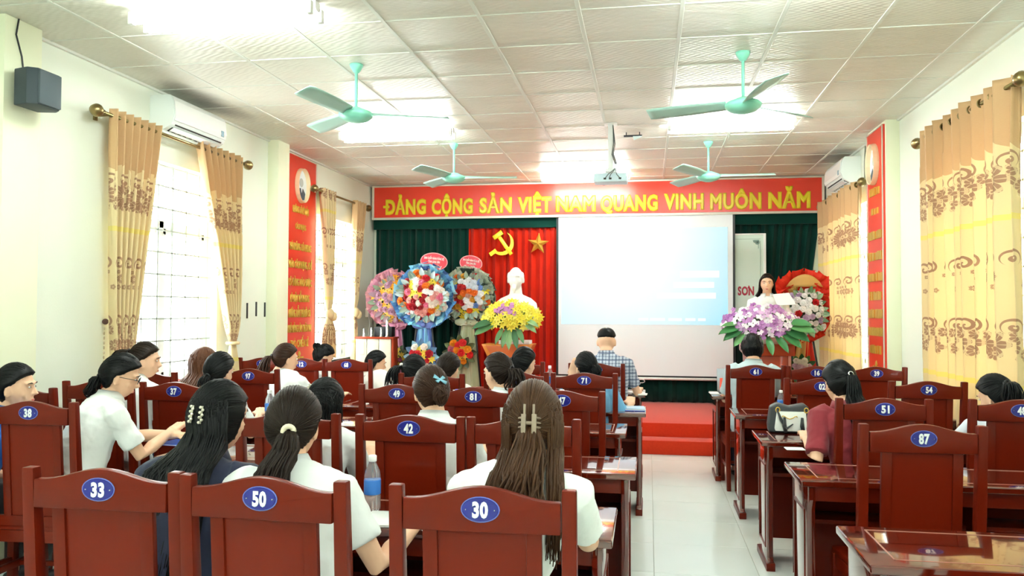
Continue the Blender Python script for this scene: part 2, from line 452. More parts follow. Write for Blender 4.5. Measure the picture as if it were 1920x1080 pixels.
def rod(parent, x, y0, y1, z, wx, n_rings, ys=None):
    MB().tube([(x, y0, z), (x, y1, z)], .014, 12).obj('rod', BRASS, parent, smooth=True)
    for y, s in ((y0, -1), (y1, 1)):
        MB().lathe([(.016, 0), (.022, .012), (.016, .025), (.03, .04), (.046, .07), (.046, .09), (.03, .118), (0, .128)], 16).xf(Matrix.Rotation(R(-90 * s), 4, 'X')).obj('finial', BRASS, parent, smooth=True, loc=(x, y, z))
        MB().tube([(wx, y - s * .06, z), (x, y - s * .06, z)], .01, 8).tube([(wx, y - s * .06, z - .035), (wx, y - s * .06, z + .035)], .02, 10).obj('bracket', BRASS, parent, smooth=True)
    for y in ys or []:
        me = MB().lathe([(.022, -.003), (.032, -.003), (.032, .003), (.022, .003), (.022, -.003)], 14).xf(Matrix.Rotation(R(90), 4, 'X')).mesh('grommet', BRASS, smooth=True)
        put('grommet', me, parent, (x, y, z))
def gathered(parent, x, ya, yb, ztop, ztie, ytie, zbot, wtie=.07, folds=6, seed=0, rise=0, flare=.12):
    # hangs from ya..yb at the rod, drawn in to ytie at ztie and falling below
    rn = random.Random(seed); ph = [rn.uniform(-.5, .5) for _ in range(folds + 2)]
    hgt = ztop - zbot
    def fn(u, v):
        z = zbot + v * hgt
        if z >= ztie:
            t = (z - ztie) / (ztop - ztie); s = t ** .62
            w = wtie + (abs(yb - ya) - wtie) * (s if flare is None else (.35 * t + .65 * s) if t > 0 else 0)
            c = ytie + ((ya + yb) / 2 - ytie) * (t ** 1.25)
            amp = .034 + .016 * t
        else:
            t = (ztie - z) / max(.01, ztie - zbot); w = wtie + (flare or .1) * math.sin(min(1, t * 1.6) * PI / 2); c = ytie + .02 * t; amp = .03
        k = folds; g = u * k * 2 * PI + ph[int(u * k) % k] * .3 + .35 * math.sin(z * 3 + seed)
        return (x + amp * math.sin(g) * min(1, .35 + abs(z - ztie) * 4), c + (u - .5) * w + .012 * math.cos(g), z)
    return drape('curtain_panel', fn, folds * 14, 70, 1.25, hgt, parent)
def closed(parent, x, ya, yb, ztop, zbot, folds=9, seed=1):
    hgt = ztop - zbot
    def fn(u, v):
        z = zbot + v * hgt; g = u * folds * 2 * PI + .25 * math.sin(z * 2.1 + u * 9)
        a = .055 * (1 - .25 * (1 - v)) * (1 + .25 * math.sin(u * 17 + seed))
        return (x + a * math.sin(g), ya + (yb - ya) * u + .015 * math.sin(2 * g) + .01 * math.sin(z * 3 + u * 20), z)
    return drape('curtain_panel', fn, folds * 14, 60, (yb - ya) * 1.5, hgt, parent)
c1 = thing('curtain', 'gold floral curtain pair tied back at the nearer window of the left wall', 'curtain', (0, 0, 0), 0, 'gold floral curtains')
rod(c1, -3.8, 5.1, 7.1, 2.92, XL, 0)
gathered(c1, -3.8, 5.16, 5.78, 2.97, .86, 5.33, .35, folds=7, seed=3)
gathered(c1, -3.8, 6.28, 7.03, 2.97, 1.22, 6.93, .35, folds=7, seed=5)
MB().tube([(-3.8 + .05 * math.cos(a), 6.93 + .05 * math.sin(a), 1.22) for a in [q * PI / 8 for q in range(17)]], .016, 8).obj('tie_band', CURT, c1, smooth=True)
c2 = thing('curtain', 'narrow gold curtain pair knotted at the far window of the left wall', 'curtain', (0, 0, 0), 0, 'gold floral curtains')
rod(c2, -3.8, 8.82, 10.47, 2.93, XL, 0)
gathered(c2, -3.8, 8.93, 9.33, 2.97, 1.48, 9.2, .95, wtie=.05, folds=5, seed=8, flare=.34)
gathered(c2, -3.8, 10.0, 10.42, 2.97, 1.5, 10.05, .4, wtie=.06, folds=4, seed=9, flare=.12)
for y, z in ((9.2, 1.48), (10.05, 1.5)):
    MB().sphere((-3.79, y, z), (.06, .07, .07), 12, 8).sphere((-3.76, y + .04, z - .03), (.05, .05, .06), 10, 6).obj('knot', CURT, c2, smooth=True)
c3 = thing('curtain', 'wide closed gold floral curtain on the nearer window of the right wall', 'curtain', (0, 0, 0), 0, 'gold floral curtains')
rod(c3, 2.16, 5.2, 6.9, 2.9, XR, 0, [5.35 + .17 * k for k in range(9)])
closed(c3, 2.16, 5.24, 6.83, 2.96, .35, 9)
c4 = thing('curtain', 'closed gold floral curtain under the air conditioner on the right wall', 'curtain', (0, 0, 0), 0, 'gold floral curtains')
rod(c4, 2.16, 8.78, 10.65, 2.86, XR, 0, [8.9 + .2 * k for k in range(8)])
closed(c4, 2.16, 8.84, 10.6, 2.9, .35, 9, 4)
# stage curtains
def backdrop(name, label, x0, x1, z0, z1, m, folds, slant=0, y=YB - .07, amp=.03):
    def fn(u, v):
        g = u * folds * 2 * PI + .5 * math.sin(u * 31) + .15 * math.sin(v * 5)
        xr = x1 - slant * (1 - v) ** 1.0 if slant else x1
        return (x0 + (xr - x0) * u + .008 * math.sin(g * 2), y + amp * math.sin(g) * (1 + .3 * math.sin(u * 50)), z0 + (z1 - z0) * v)
    mb = MB().grid(fn, folds * 10, 12); o = mb.obj(name, m, smooth=True)
    s = o.modifiers.new('thickness', 'SOLIDIFY'); s.thickness = .004
    return tag(o, label, 'curtain', 'stage backdrop curtains')
backdrop('stage_curtain', 'dark green velvet curtain left of the red curtain on stage', -3.86, -2.47, .31, 2.86, GREEN, 13)
backdrop('stage_curtain', 'bright red velvet curtain behind the white bust', -2.49, -1.16, .31, 2.74, REDC, 13, y=YB - .1)
backdrop('stage_curtain', 'dark green velvet curtain behind the projection screen', -1.24, 1.15, .31, 2.86, GREEN, 18, y=YB - .08, amp=.025)
backdrop('stage_curtain', 'dark green velvet curtain drawn aside right of the projection screen', 1.0, 2.24, .31, 2.86, GREEN, 11, slant=.34)
tag(MB().box(-3.88, 2.26, YB - .15, YB - .11, 2.68, 2.83).obj('curtain_pelmet', GREEN), 'dark green pelmet strip hanging below the red slogan banner', 'pelmet')
# ================================================================== back wall items
yb = YB - .2
bn = thing('slogan_banner', 'long red banner with yellow slogan letters across the back wall', 'banner', (0, yb, 0))
bx0, bx1, bz0, bz1 = -3.87, 2.24, 2.83, 3.285
MB().box(bx0, bx1, 0, .03, bz0, bz1).obj('banner_board', BRED, bn)
for a in ((bx0 - .015, bx1 + .015, bz0 - .02, bz0 + .012), (bx0 - .015, bx1 + .015, bz1 - .012, bz1 + .012), (bx0 - .015, bx0 + .015, bz0 + .012, bz1 - .012), (bx1 - .015, bx1 + .015, bz0 + .012, bz1 - .012)):
    MB().box(a[0], a[1], -.018, .012, a[2], a[3]).obj('banner_frame', FRAME, bn, bevel=.003)
for s, a, b, yc in (('DẢNG', 723, 799, 388), ('CỘNG', 809, 887, 387), ('SẢN', 898, 960, 385), ('VIỆT', 970, 1034, 384), ('NAM', 1042, 1117, 382), ('QUANG', 1126, 1234, 381), ('VINH', 1245, 1320, 378), ('MUÔN', 1331, 1428, 377), ('NĂM', 1440, 1520, 375)):
    p0, p1 = at(a, yc, yb), at(b, yc, yb)
    zc = (p0.z + p1.z) / 2
    put('lettering', text_mesh(s, GOLD, (p1.x - p0.x, .195), .062, .012), bn, ((p0.x + p1.x) / 2, -.001, zc + .002))
p0 = at(721, 388, yb); MB().box(p0.x - .015, p0.x + .075, -.015, -.001, p0.z - .02, p0.z + .014).obj('letter_crossbar', GOLD, bn)
# screen
def screen_mat():
    m, p = newmat('projected_slide'); x, y, z = xyz(m)
    # x 0..1 over the picture, z 0..1
    g = ((x - .35) * (x - .35) * 1.6 + (z - .85) * (z - .85) * .5)
    g = g.min(1.0)
    e = mixc(m, g, '#ffffff', '#9ee8fc')
    bars = None
    for (a, b, c, h) in ((.72, .95, .52, .035), (.68, .92, .41, .03), (.58, .93, .30, .03)):
        q = ((x - (a + b) / 2).abs().lt((b - a) / 2)) * ((z - c).abs().lt(h)); bars = q if bars is None else bars.max(q)
    for (a, b) in ((.47, .53), (.54, .63), (.65, .73), (.75, .81), (.825, .87)):
        q = ((x - (a + b) / 2).abs().lt((b - a) / 2)) * ((z - .055).abs().lt(.014)); bars = bars.max(q)
    link(m, mixc(m, bars, e, '#ffffff'), p.inputs['Emission Color']); p.inputs['Emission Strength'].default_value = .4
    p.inputs['Base Color'].default_value = (.12, .13, .14, 1); p.inputs['Roughness'].default_value = .8; return m
SCRM = mat('matte_screen_fabric', '#eef7fb', .85)
scr = thing('projection_screen', 'white pull-down projection screen hanging in front of the stage curtains', 'screen', (0, YB - .19, 0))
sx0, sx1, sz0, sz1 = -1.215, 1.10, .645, 2.82
MB().box(sx0 - .03, sx1 + .03, 0, .003, sz0, sz1).obj('screen_border', DARK, scr)
MB().box(sx0, sx1, -.004, 0, sz0 + .02, sz1).obj('screen_fabric', SCRM, scr)
pim = MB().box(0, 1, -.001, 0, 0, 1).obj('projected_image', screen_mat(), scr, loc=(sx0 + .04, -.0045, 1.345)); pim.scale = (2.21, 1, 1.3)
MB().tube([(sx0 - .05, -.005, sz0 - .02), (sx1 + .05, -.005, sz0 - .02)], .018, 10).obj('bottom_bar', WHITE, scr, smooth=True)
MB().tube([(-.1 + .05 * math.cos(a), -.02, sz0 - .055 + .022 * math.sin(a)) for a in [q * PI / 8 for q in range(17)]], .005, 6).obj('pull_ring', WHITE, scr, smooth=True)
# notice board with place name letters
nb = thing('notice_board', 'pale board with thin ornamental border and red letters right of the screen', 'board', (0, YB - .14, 0))
PB = mat('pale_mint_board', '#d8ecdf', .5, c2='#cfe6da', ns=2)
MB().box(.55, 1.515, 0, .02, 1.2, 2.55).obj('board_panel', PB, nb)
MB().box(1.50, 1.53, -.01, .02, 1.2, 2.56).obj('board_frame', WHITE, nb, bevel=.003)
MB().box(.55, 1.50, -.01, .02, 2.54, 2.56).obj('board_frame', WHITE, nb, bevel=.003)
GL = mat('grey_green_line', '#7fa596', .5)
MB().box(1.455, 1.460, -.003, 0, 1.2, 2.46).box(.6, 1.46, -.003, 0, 2.485, 2.489).box(1.36, 1.445, -.003, 0, 2.465, 2.472).box(1.43, 1.437, -.003, 0, 2.36, 2.47).lathe([(.012, 0), (.03, 0), (.03, .003), (.012, .003), (.012, 0)], 12, (1.42, 0, 2.44), 1).lathe([(.006, 0), (.018, 0), (.018, .003), (.006, .003), (.006, 0)], 12, (1.385, 0, 2.455), 1).obj('border_ornament', GL, nb)
REDL = mat('red_letters', '#a82038', .4)
put('lettering', text_mesh('VĂN SON', REDL, (.46, .108), .045, .006), nb, (1.145, -.001, 1.80))
MB().tube([(0, 0, 0), (.014, 0, .006), (.018, 0, .03)], .009, 6).obj('letter_horn', REDL, nb, loc=(1.292, -.006, 1.838))
# hammer and sickle emblem
GY = yb + .02
em = thing('hammer_and_sickle', 'gold hammer and sickle emblem on the red curtain', 'emblem', (-1.985, YB - .17, 2.46))
EMG = mat('bright_yellow_gold', '#e8c820', .22, metal=.45, c2='#d6b21c')
def arc(cx, cz, r, a0, a1, w0, wm, w1, n=22):
    o = []; i_ = []
    for k in range(n + 1):
        t = k / n; a = R(a0 + (a1 - a0) * t); w = (w0 * (1 - t) + w1 * t) + wm * math.sin(PI * t)
        o.append((cx + (r) * math.cos(a), cz + r * math.sin(a))); i_.append((cx + (r - w) * math.cos(a), cz + (r - w) * math.sin(a)))
    return o, i_
mb = MB(); o_, i_ = arc(-.02, 0, .165, 62, -125, .004, .035, .035)
n = len(o_)
vs = [(p[0], -.012, p[1]) for p in o_] + [(p[0], -.012, p[1]) for p in i_] + [(p[0], .012, p[1]) for p in o_] + [(p[0], .012, p[1]) for p in i_]
fs = []
for k in range(n - 1):
    fs += [(k, k + 1, n + k + 1, n + k), (2 * n + k, 3 * n + k, 3 * n + k + 1, 2 * n + k + 1), (k, 2 * n + k, 2 * n + k + 1, k + 1), (n + k, n + k + 1, 3 * n + k + 1, 3 * n + k)]
mb.add(vs, fs); X, Z, Y = V((1, 0, 0)), V((0, 0, 1)), V((0, 1, 0))
d = V((math.cos(R(215)), 0, math.sin(R(215)))); e = V((-d.z, 0, d.x))
mb.obox(V((-.145, 0, -.125)), [d, e, Y], (.055, .028, .015)); mb.obj('sickle', EMG, em)
d = V((math.cos(R(-55)), 0, math.sin(R(-55)))); e = V((-d.z, 0, d.x))
mb = MB().obox(V((.02, -.012, -.02)), [d, e, Y], (.165, .026, .014)).obox(V((-.075, -.014, .115)), [e, d, Y], (.075, .032, .022)); mb.obj('hammer', EMG, em, bevel=.003)
st = MB(); pts = []
for k in range(10):
    r = .155 if k % 2 == 0 else .062; a = R(90 + 36 * k); pts.append((r * math.cos(a), 0, r * math.sin(a)))
st.add(pts + [(0, -.05, 0), (0, .01, 0)], [(k, (k + 1) % 10, 10) for k in range(10)] + [((k + 1) % 10, k, 11) for k in range(10)])
tag(st.obj('star_emblem', METALG, loc=(-1.5, YB - .16, 2.45), rot=(0, R(4), 0)), 'five pointed faceted gold star on the red curtain', 'star')
# tall red slogan banners on the side walls
def side_banner(x, sgn, y0, y1, z0, z1, lines, label, blocks=False):
    t = thing('wall_banner', label, 'banner', (x, (y0 + y1) / 2, 0), R(90) * sgn)   # local -Y faces the room
    w = (y1 - y0) / 2
    MB().box(-w, w, -.02, 0, z0, z1).obj('banner_board', BRED, t)
    for a in ((-w, -w + .012), (w - .012, w)): MB().box(a[0], a[1], -.028, -.018, z0, z1).obj('banner_frame', FRAME, t)
    MB().box(-w, w, -.028, -.018, z1 - .012, z1).obj('banner_frame', FRAME, t)
    # oval portrait
    OV = mat('portrait_paper', '#e8f0f2', .5); DK = mat('portrait_ink', '#3c4a58', .6)
    zc = z1 - .33
    ov = MB().lathe([(0, .004), (1, .004), (1, 0)], 28, (0, 0, 0), 1).obj('oval_portrait', OV, t, loc=(0, -.021, zc)); ov.scale = (.15, 1, .19)
    rm = MB().tube([(math.cos(a), 0, math.sin(a)) for a in [q * PI / 16 for q in range(33)]], .05, 6).obj('oval_rim', mat('pale_gold_rim', '#f0d8b0', .4), ov); rm.location = (0, -.004, 0)
    MB().prism([(-.09, -.15), (-.11, -.09), (-.04, -.03), (.04, -.03), (.1, -.08), (.08, -.15), (0, -.17)], 1, -.006, 0).obj('coat', DK, t, loc=(0, -.024, zc))
    GR = mat('portrait_grey', '#b9bdb8', .6)
    MB().lathe([(0, .006), (.05, .005), (.05, 0)], 18, (0, 0, 0), 1).obj('face', GR, t, loc=(0, -.024, zc + .035))
    MB().prism([(-.02, -.03), (0, -.08), (.02, -.03)], 1, -.009, 0).obj('shirt_front', OV, t, loc=(0, -.024, zc))
    rn = random.Random(5)
    for k, (s, wd, z, hgt) in enumerate(lines):
        if blocks:
            mbb = MB(); xx = -wd / 2
            while xx < wd / 2 - .02:
                bw = rn.uniform(.03, .05); mbb.box(xx, min(xx + bw, wd / 2), -.03, -.02, z - hgt / 2, z + hgt / 2 * rn.uniform(.8, 1.1)); xx += bw + .009 + (.03 if rn.random() < .25 else 0)
            mbb.obj('lettering', METALG, t)
        else: put('lettering', text_mesh(s, METALG, (wd, hgt), .03, .008, 2), t, (0, -.021, z))
    MB().lathe([(0, .006), (.035, .004), (.04, 0)], 5, (0, 0, 0), 1).tube([(0, -.003, -.03), (0, -.003, -.14)], .008, 6).sphere((-.04, 0, -.07), (.035, .006, .018)).sphere((.04, 0, -.1), (.035, .006, .018)).obj('flower_ornament', METALG, t, loc=(0, -.022, 1.03))
L1 = [('KHÔNG CÓ LÝ LUẬN', .42, 2.66, .075), ('CÁCH MẠNG', .28, 2.47, .06), ('THÌ KHÔNG CÓ PHONG', .58, 2.24, .08), ('TRÀO CÁCH MẠNG, CHỈ', .62, 2.04, .08), ('CÓ ĐẢNG NÀO ĐƯỢC', .62, 1.84, .08), ('LÝ LUẬN TIỀN PHONG', .5, 1.66, .08), ('HƯỚNG DẪN THÌ MỚI CÓ', .58, 1.49, .085), ('KHẢ NĂNG LÀM TRÒN VAI', .62, 1.32, .08), ('TRÒ CHIẾN SĨ', .48, 1.15, .08), ('TIỀN PHONG', .22, .98, .035)]
side_banner(XL, 1, 8.16, 9.02, .55, 3.27, [(a, b, c + .0, d) for a, b, c, d in L1], 'tall red banner with gold lettering and oval portrait on the left wall')
side_banner(XR - .12, -1, 7.88, 8.42, .55, 3.27, [('', b * .8, c + .02, d) for a, b, c, d in L1], 'tall red banner with gold lettering and oval portrait on the right wall', blocks=True)
# ================================================================== ceiling things
TUBE = emis('glowing_fluorescent_tube', (.92, 1, .96), TUBE_STRENGTH)
REFL = mat('white_lamp_reflector', '#ffffff', .5)
def light(x, y, label):
    t = thing('fluorescent_light', label, 'light', (x, y, H - .006), 0, 'ceiling fluorescent lights')
    MB().prism([(-.035, 0), (.035, 0), (.035, -.04), (.02, -.055), (-.02, -.055), (-.035, -.04)], 0, -.57, .57).obj('housing', REFL, t)
    for s in (-.075, .075):
        MB().tube([(-.54, s, -.08), (.54, s, -.08)], .014, 10).obj('tube', TUBE, t, smooth=True)
        for e in (-.555, .555): MB().box(e - .015, e + .015, s - .018, s + .018, -.095, -.02).obj('lamp_holder', WHITE, t, bevel=.003)
for x, y, l in ((-2.44, 4.32, 'twin fluorescent light glaring at upper left near the loudspeaker'), (-2.43, 7.55, 'twin fluorescent light glaring beyond the left ceiling fan'), (.75, 7.62, 'twin fluorescent light glaring below the right ceiling fan'), (-.8, 10.25, 'twin fluorescent light glaring nearest the slogan banner'), (.72, 4.2, 'twin fluorescent light at the top edge right of centre'), (-2.4, 1.1, 'twin fluorescent light overhead on the left'), (.8, 1.1, 'twin fluorescent light overhead on the right'), (-2.4, -1.6, 'twin fluorescent light at the rear left'), (.8, -1.6, 'twin fluorescent light at the rear right')):
    light(x, y, l)
TEAL = mat('teal_enamel', '#8fdcc4', .35, c2='#86d4bc')
TEALD = mat('teal_fan_blade', '#a8cfc2', .45)
fan_proto = None
def fan(x, y, a, label, zdrop=.33):
    global fan_proto
    if fan_proto is None:
        t = thing('ceiling_fan', label, 'fan', (x, y, H), R(a), 'teal ceiling fans')
        MB().tube([(0, 0, 0), (0, 0, -zdrop)], .011, 10).obj('downrod', TEAL, t, smooth=True)
        MB().lathe([(0, 0), (.05, 0), (.045, -.02), (.02, -.06), (0, -.062)], 16).obj('canopy', TEAL, t, smooth=True)
        MB().lathe([(0, .045), (.04, .045), (.06, .035), (.11, .015), (.125, 0), (.12, -.02), (.09, -.045), (.04, -.06), (0, -.063)], 24, (0, 0, -zdrop - .03)).obj('motor_housing', TEAL, t, smooth=True)
        for k in range(3):
            me = MB().grid(lambda u, v: (.11 + .56 * u, (v - .5) * (.085 + .06 * math.sin(min(1, u * 1.2) * PI * .6)) * (1 if u < .93 else .8), -.028 + (v - .5) * .04 + (0.004)), 12, 4)
            b = me.obj('blade', TEALD, t, smooth=True, loc=(0, 0, -zdrop), rot=(0, 0, k * 2 * PI / 3)); b.modifiers.new('t', 'SOLIDIFY').thickness = .005
        fan_proto = t
    else:
        t = copy_tree(fan_proto); t.location = (x, y, H); t.rotation_euler = (0, 0, R(a)); t['label'] = label
fan(-2.08, 5.5, 20, 'teal three bladed ceiling fan at the left, nearer of the left pair')
fan(-2.04, 8.3, 10, 'teal ceiling fan at the left near the slogan banner')
fan(.64, 5.65, 42, 'large teal three bladed ceiling fan at the right')
fan(.62, 8.6, 0, 'teal ceiling fan at the right near the slogan banner')
# projector on a pole
PT = mat('pale_blue_plastic', '#cfe6ee', .4)
pj = thing('projector', 'pale projector hanging from the ceiling on a white pole', 'projector', (-.35, 7.63, 0))
MB().box(-.025, .025, -.025, .025, 2.86, H).obj('mount_pole', WHITE, pj, bevel=.004)
MB().box(-.06, .06, -.06, .06, H - .01, H).obj('ceiling_plate', WHITE, pj, bevel=.003)
MB().box(-.05, .05, -.04, .04, 2.84, 2.87).obox(V((0, 0, 2.825)), [V((.8, .6, 0)), V((-.6, .8, 0)), Z], (.09, .012, .006)).obox(V((0, 0, 2.825)), [V((.8, -.6, 0)), V((.6, .8, 0)), Z], (.09, .012, .006)).obj('mount_bracket', WHITE, pj)
MB().prism([(-.155, 2.735), (.155, 2.735), (.16, 2.76), (.15, 2.815), (-.15, 2.815), (-.16, 2.76)], 1, -.11, .11).obj('projector_body', PT, pj, bevel=.01)
MB().lathe([(.035, 0), (.04, .02), (.03, .022), (.028, .008), (0, .006)], 16, (.07, 0, 0), 1).xf(Matrix.Rotation(PI, 4, 'Z')).obj('lens', DARK, pj, loc=(0, .11, 2.775), smooth=True)
for a in (-.05, 0, .09): MB().box(a - .012, a + .012, -.114, -.108, 2.755, 2.772).obj('socket', DARK, pj)
CAB = mat('grey_cable', '#4d5653', .5)
for a, b in ((-.05, .012), (-.01, .02), (.09, .028)):
    MB().tube([(.022, -.035, 3.28), (b + .015, -.045, 3.1), (b, -.05, 3.0), (b + .03, -.07, 2.91), (b + .02, -.09, 2.85), ((a + b) / 2, -.13, 2.8), (a, -.115, 2.765)], .0035, 6).obj('cable', CAB, pj, smooth=True)
cc = thing('ceiling_bracket', 'small dark bracket with a torn flap on the ceiling right of the projector pole', 'bracket', (-.15, 8.03, H))
MB().box(-.09, .09, -.02, .02, -.045, -.03).box(-.07, -.06, -.01, .01, -.03, 0).box(.06, .07, -.01, .01, -.03, 0).obj('bracket_bar', DARK, cc, bevel=.003)
MB().add([(0, -.022, -.045), (.1, -.022, -.045), (.01, -.022, -.085), (0, -.02, -.045), (.1, -.02, -.045), (.01, -.02, -.085)], [(0, 1, 2), (5, 4, 3), (0, 3, 4, 1), (1, 4, 5, 2), (2, 5, 3, 0)]).obj('torn_flap', mat('grey_paper', '#b9c6c4', .8), cc)
# air conditioners
def ac(x, sgn, y, z, label, w=.80):
    t = thing('air_conditioner', label, 'air conditioner', (x, y, z), R(90) * sgn, 'wall air conditioners')
    MB().prism([(0, 0), (0, .29), (-.17, .29), (-.2, .25), (-.215, .12), (-.19, .05), (-.1, 0)], 0, -w / 2, w / 2).obj('casing', PLASTIC, t, bevel=.006)
    MB().prism([(-.19, .275), (-.212, .24), (-.224, .12), (-.212, .085), (-.207, .085), (-.217, .12), (-.205, .24)], 0, -w / 2 + .01, w / 2 - .01).obj('front_cover', WHITE, t)
    MB().obox(V((0, -.155, .035)), [X, V((0, .87, -.5)), V((0, .5, .87))], (w / 2 - .05, .045, .004)).obj('air_outlet', DARK, t)
    MB().obox(V((0, -.165, .02)), [X, V((0, .87, -.5)), V((0, .5, .87))], (w / 2 - .05, .022, .003)).obj('louvre', WHITE, t)
    for k in range(9): MB().box(-w / 2 + .08 + k * (w - .16) / 8 - .002, -w / 2 + .08 + k * (w - .16) / 8 + .002, -.15, -.12, .005, .03).obj('vane', PLASTIC, t)
    MB().box(w / 2 - .1, w / 2 - .06, -.226, -.222, .1, .15).obj('energy_sticker', mat('blue_grey_sticker', '#7fa0b0', .5), t)
    return t
ac(XL, 1, 6.2, 2.95, 'white wall air conditioner above the nearer left window')
ac(XR, -1, 9.6, 2.93, 'white wall air conditioner at the right near the slogan banner')
tag(MB().tube([(XR - .01, 8.98, H - .02), (XR - .015, 9.0, 3.1), (XR - .01, 9.02, 2.92)], .01, 6).obj('pipe', mat('grey_pipe', '#8d9382', .5), smooth=True), 'thin grey pipe running down beside the right air conditioner', 'pipe')
# loudspeaker
sp = thing('loudspeaker', 'black loudspeaker mounted high on the left pilaster', 'speaker', (XL + .12, 4.33, 2.755), R(90))
sp.scale = (.74, .74, .74)
SPK = mat('charcoal_speaker_grille', '#2e3b40', .6, c2='#26323a', ns=200)
MB().prism([(-.13, -.05), (-.17, -.2), (-.12, -.27), (.12, -.27), (.17, -.2), (.13, -.05)], 2, 0, .3).obj('cabinet', SPK, sp, bevel=.012)
MB().prism([(-.125, -.262), (.125, -.262), (.12, -.285), (-.12, -.285)], 2, .01, .29).obj('grille', mat('dark_grille', '#39464c', .55), sp, bevel=.008)
MB().box(-.03, .03, -.06, 0, .1, .2).obj('wall_bracket', DARK, sp)
tag(MB().tube([(XL + .125, 4.3, H), (XL + .126, 4.28, 3.2), (XL + .124, 4.33, 3.08), (XL + .126, 4.35, 2.95), (XL + .15, 4.36, 2.86)], .005, 6).obj('speaker_cable', DARK, smooth=True), 'thin black cable hanging down to the loudspeaker', 'cable')
# wall odds and ends
def p_left(px, py, x=XL):
    d = fw + r2 * ((px - 960) / F) + u2 * ((540 - py) / F); return d * (x / d.x) + V((0, 0, CH))
a_ = p_left(193, 603)
pc = thing('wall_bell', 'small brown knob with a hanging chain on the left wall', 'wall knob', (XL, a_.y, a_.z))
MB().sphere((.02, 0, 0), .022).obj('knob', mat('brown_knob', '#5a3b34', .5), pc, smooth=True)
for k in range(9): MB().sphere((.012, 0, -.05 - .035 * k), (.006, .006, .013), 8, 6).obj('chain_link', mat('pale_chain', '#b8ae96', .5) if k == 0 else bpy.data.materials['pale_chain'], pc, smooth=True)
for px, y0_, y1_ in ((463, 568, 597), (480, 566, 593), (496, 567, 594)):
    a_, b_ = p_left(px, y0_), p_left(px, y1_)
    tag(MB().box(0, .008, -.012, .012, b_.z - a_.z, 0).obj('cable_clip', DARK, loc=(XL, a_.y, a_.z), bevel=.002), {463: 'leftmost', 480: 'middle', 496: 'rightmost'}[px] + ' of three thin dark slots on the left wall before the red banner', 'wall slot', 'dark wall slots')
# ================================================================== chairs
CW = .5
def build_chair_parts(t):
    def py(z): return .05 - .05 * max(0, (z - .44) / .64) if z > .44 else .05 - .07 * (.44 - z) / .44
    for s in (-1, 1):
        x = s * (CW / 2 - .021)
        mb = MB(); zs = [0, .44, .8, 1.07]; hw = [.018, .021, .02, .019]
        vs = []
        for z, h in zip(zs, hw):
            for (i, j) in ((-1, -1), (1, -1), (1, 1), (-1, 1)): vs.append((x + i * h, py(z) + j * (.022 if z < .9 else .018), z))
        fs = [(3, 2, 1, 0)] + [(k * 4 + j, k * 4 + (j + 1) % 4, k * 4 + 4 + (j + 1) % 4, k * 4 + 4 + j) for k in range(3) for j in range(4)] + [(12, 13, 14, 15)]
        mb.add(vs, fs); mb.obj('back_post', WOOD, t, bevel=.007)
        MB().box(x - .02, x + .02, .40, .44, 0, .42).obj('front_leg', WOOD, t, bevel=.005)
        MB().box(x - .012, x + .012, .06, .41, .18, .215).obj('side_rail', WOOD, t, bevel=.003)
        MB().box(x - .011, x + .011, .06, .41, .36, .42).obj('side_apron', WOOD, t, bevel=.003)
    # crest rail: curved top, straight lower edge
    n = 18; w = CW / 2 - .042; top = []
    for i in range(n + 1):
        u = -1 + 2 * i / n; top.append((u * w, 1.038 + .034 * (math.cos(PI * min(1, abs(u) * 1.08)) * .5 + .5)))
    poly = [(-w, .955), (w, .955)] + top[::-1]
    # a thin crest, tilted with the posts
    m = MB().prism(poly, 1, -.016, .014); m.obj('crest_rail', WOODX, t, bevel=.006)
    pw = .158
    yy = .018
    MB().box(-pw, -pw + .04, yy - .011, yy + .011, .49, .957).obj('panel_stile', WOOD, t, bevel=.003)
    MB().box(pw - .04, pw, yy - .011, yy + .011, .49, .957).obj('panel_stile', WOOD, t, bevel=.003)
    MB().box(-pw + .038, pw - .038, yy - .003, yy + .005, .49, .957).obj('back_panel', PANEL, t)
    MB().box(-CW / 2 + .04, CW / 2 - .04, .03, .055, .445, .495).obj('lower_rail', WOODX, t, bevel=.004)
    for s in t.children:
        if s.name.startswith(('panel_stile', 'back_panel')): s.rotation_euler = (R(4.2), 0, 0); s.location = (0, .06, 0)
    MB().prism([(-CW / 2 + .005, .45), (-CW / 2 + .03, .04), (CW / 2 - .03, .04), (CW / 2 - .005, .45)], 2, .42, .445).obj('seat', PANEL, t, bevel=.008)
    MB().box(-CW / 2 + .03, CW / 2 - .03, .408, .43, .36, .42).obj('seat_apron', WOODX, t, bevel=.003)
    MB().box(-CW / 2 + .03, CW / 2 - .03, .04, .06, .36, .42).obj('seat_apron', WOODX, t, bevel=.003)
    MB().box(-CW / 2 + .03, CW / 2 - .03, .225, .25, .185, .21).obj('stretcher', WOODX, t, bevel=.003)
NAVY = mat('navy_enamel', '#1a1f7c', .25); RIM = mat('pale_blue_rim', '#5f6fc0', .3); NUMW = mat('white_enamel_number', '#eef3f4', .4)
ov_me = MB().lathe([(0, .004), (.93, .004), (1, 0)], 28, (0, 0, 0), 1).xf(Matrix.Diagonal((.05, 1, .032, 1))).mesh('plate_disc', NAVY)
rim_me = MB().tube([(.05 * math.cos(a), 0, .032 * math.sin(a)) for a in [q * PI / 14 for q in range(29)]], .0018, 5).mesh('plate_rim', RIM, smooth=True)
scr_me = MB().sphere((-.038, -.005, 0), .0022, 6, 4).sphere((.038, -.005, 0), .0022, 6, 4).mesh('plate_screws', CHROME)
proto_chair = thing('chair', '', 'chair'); build_chair_parts(proto_chair)
first_chair = [True]
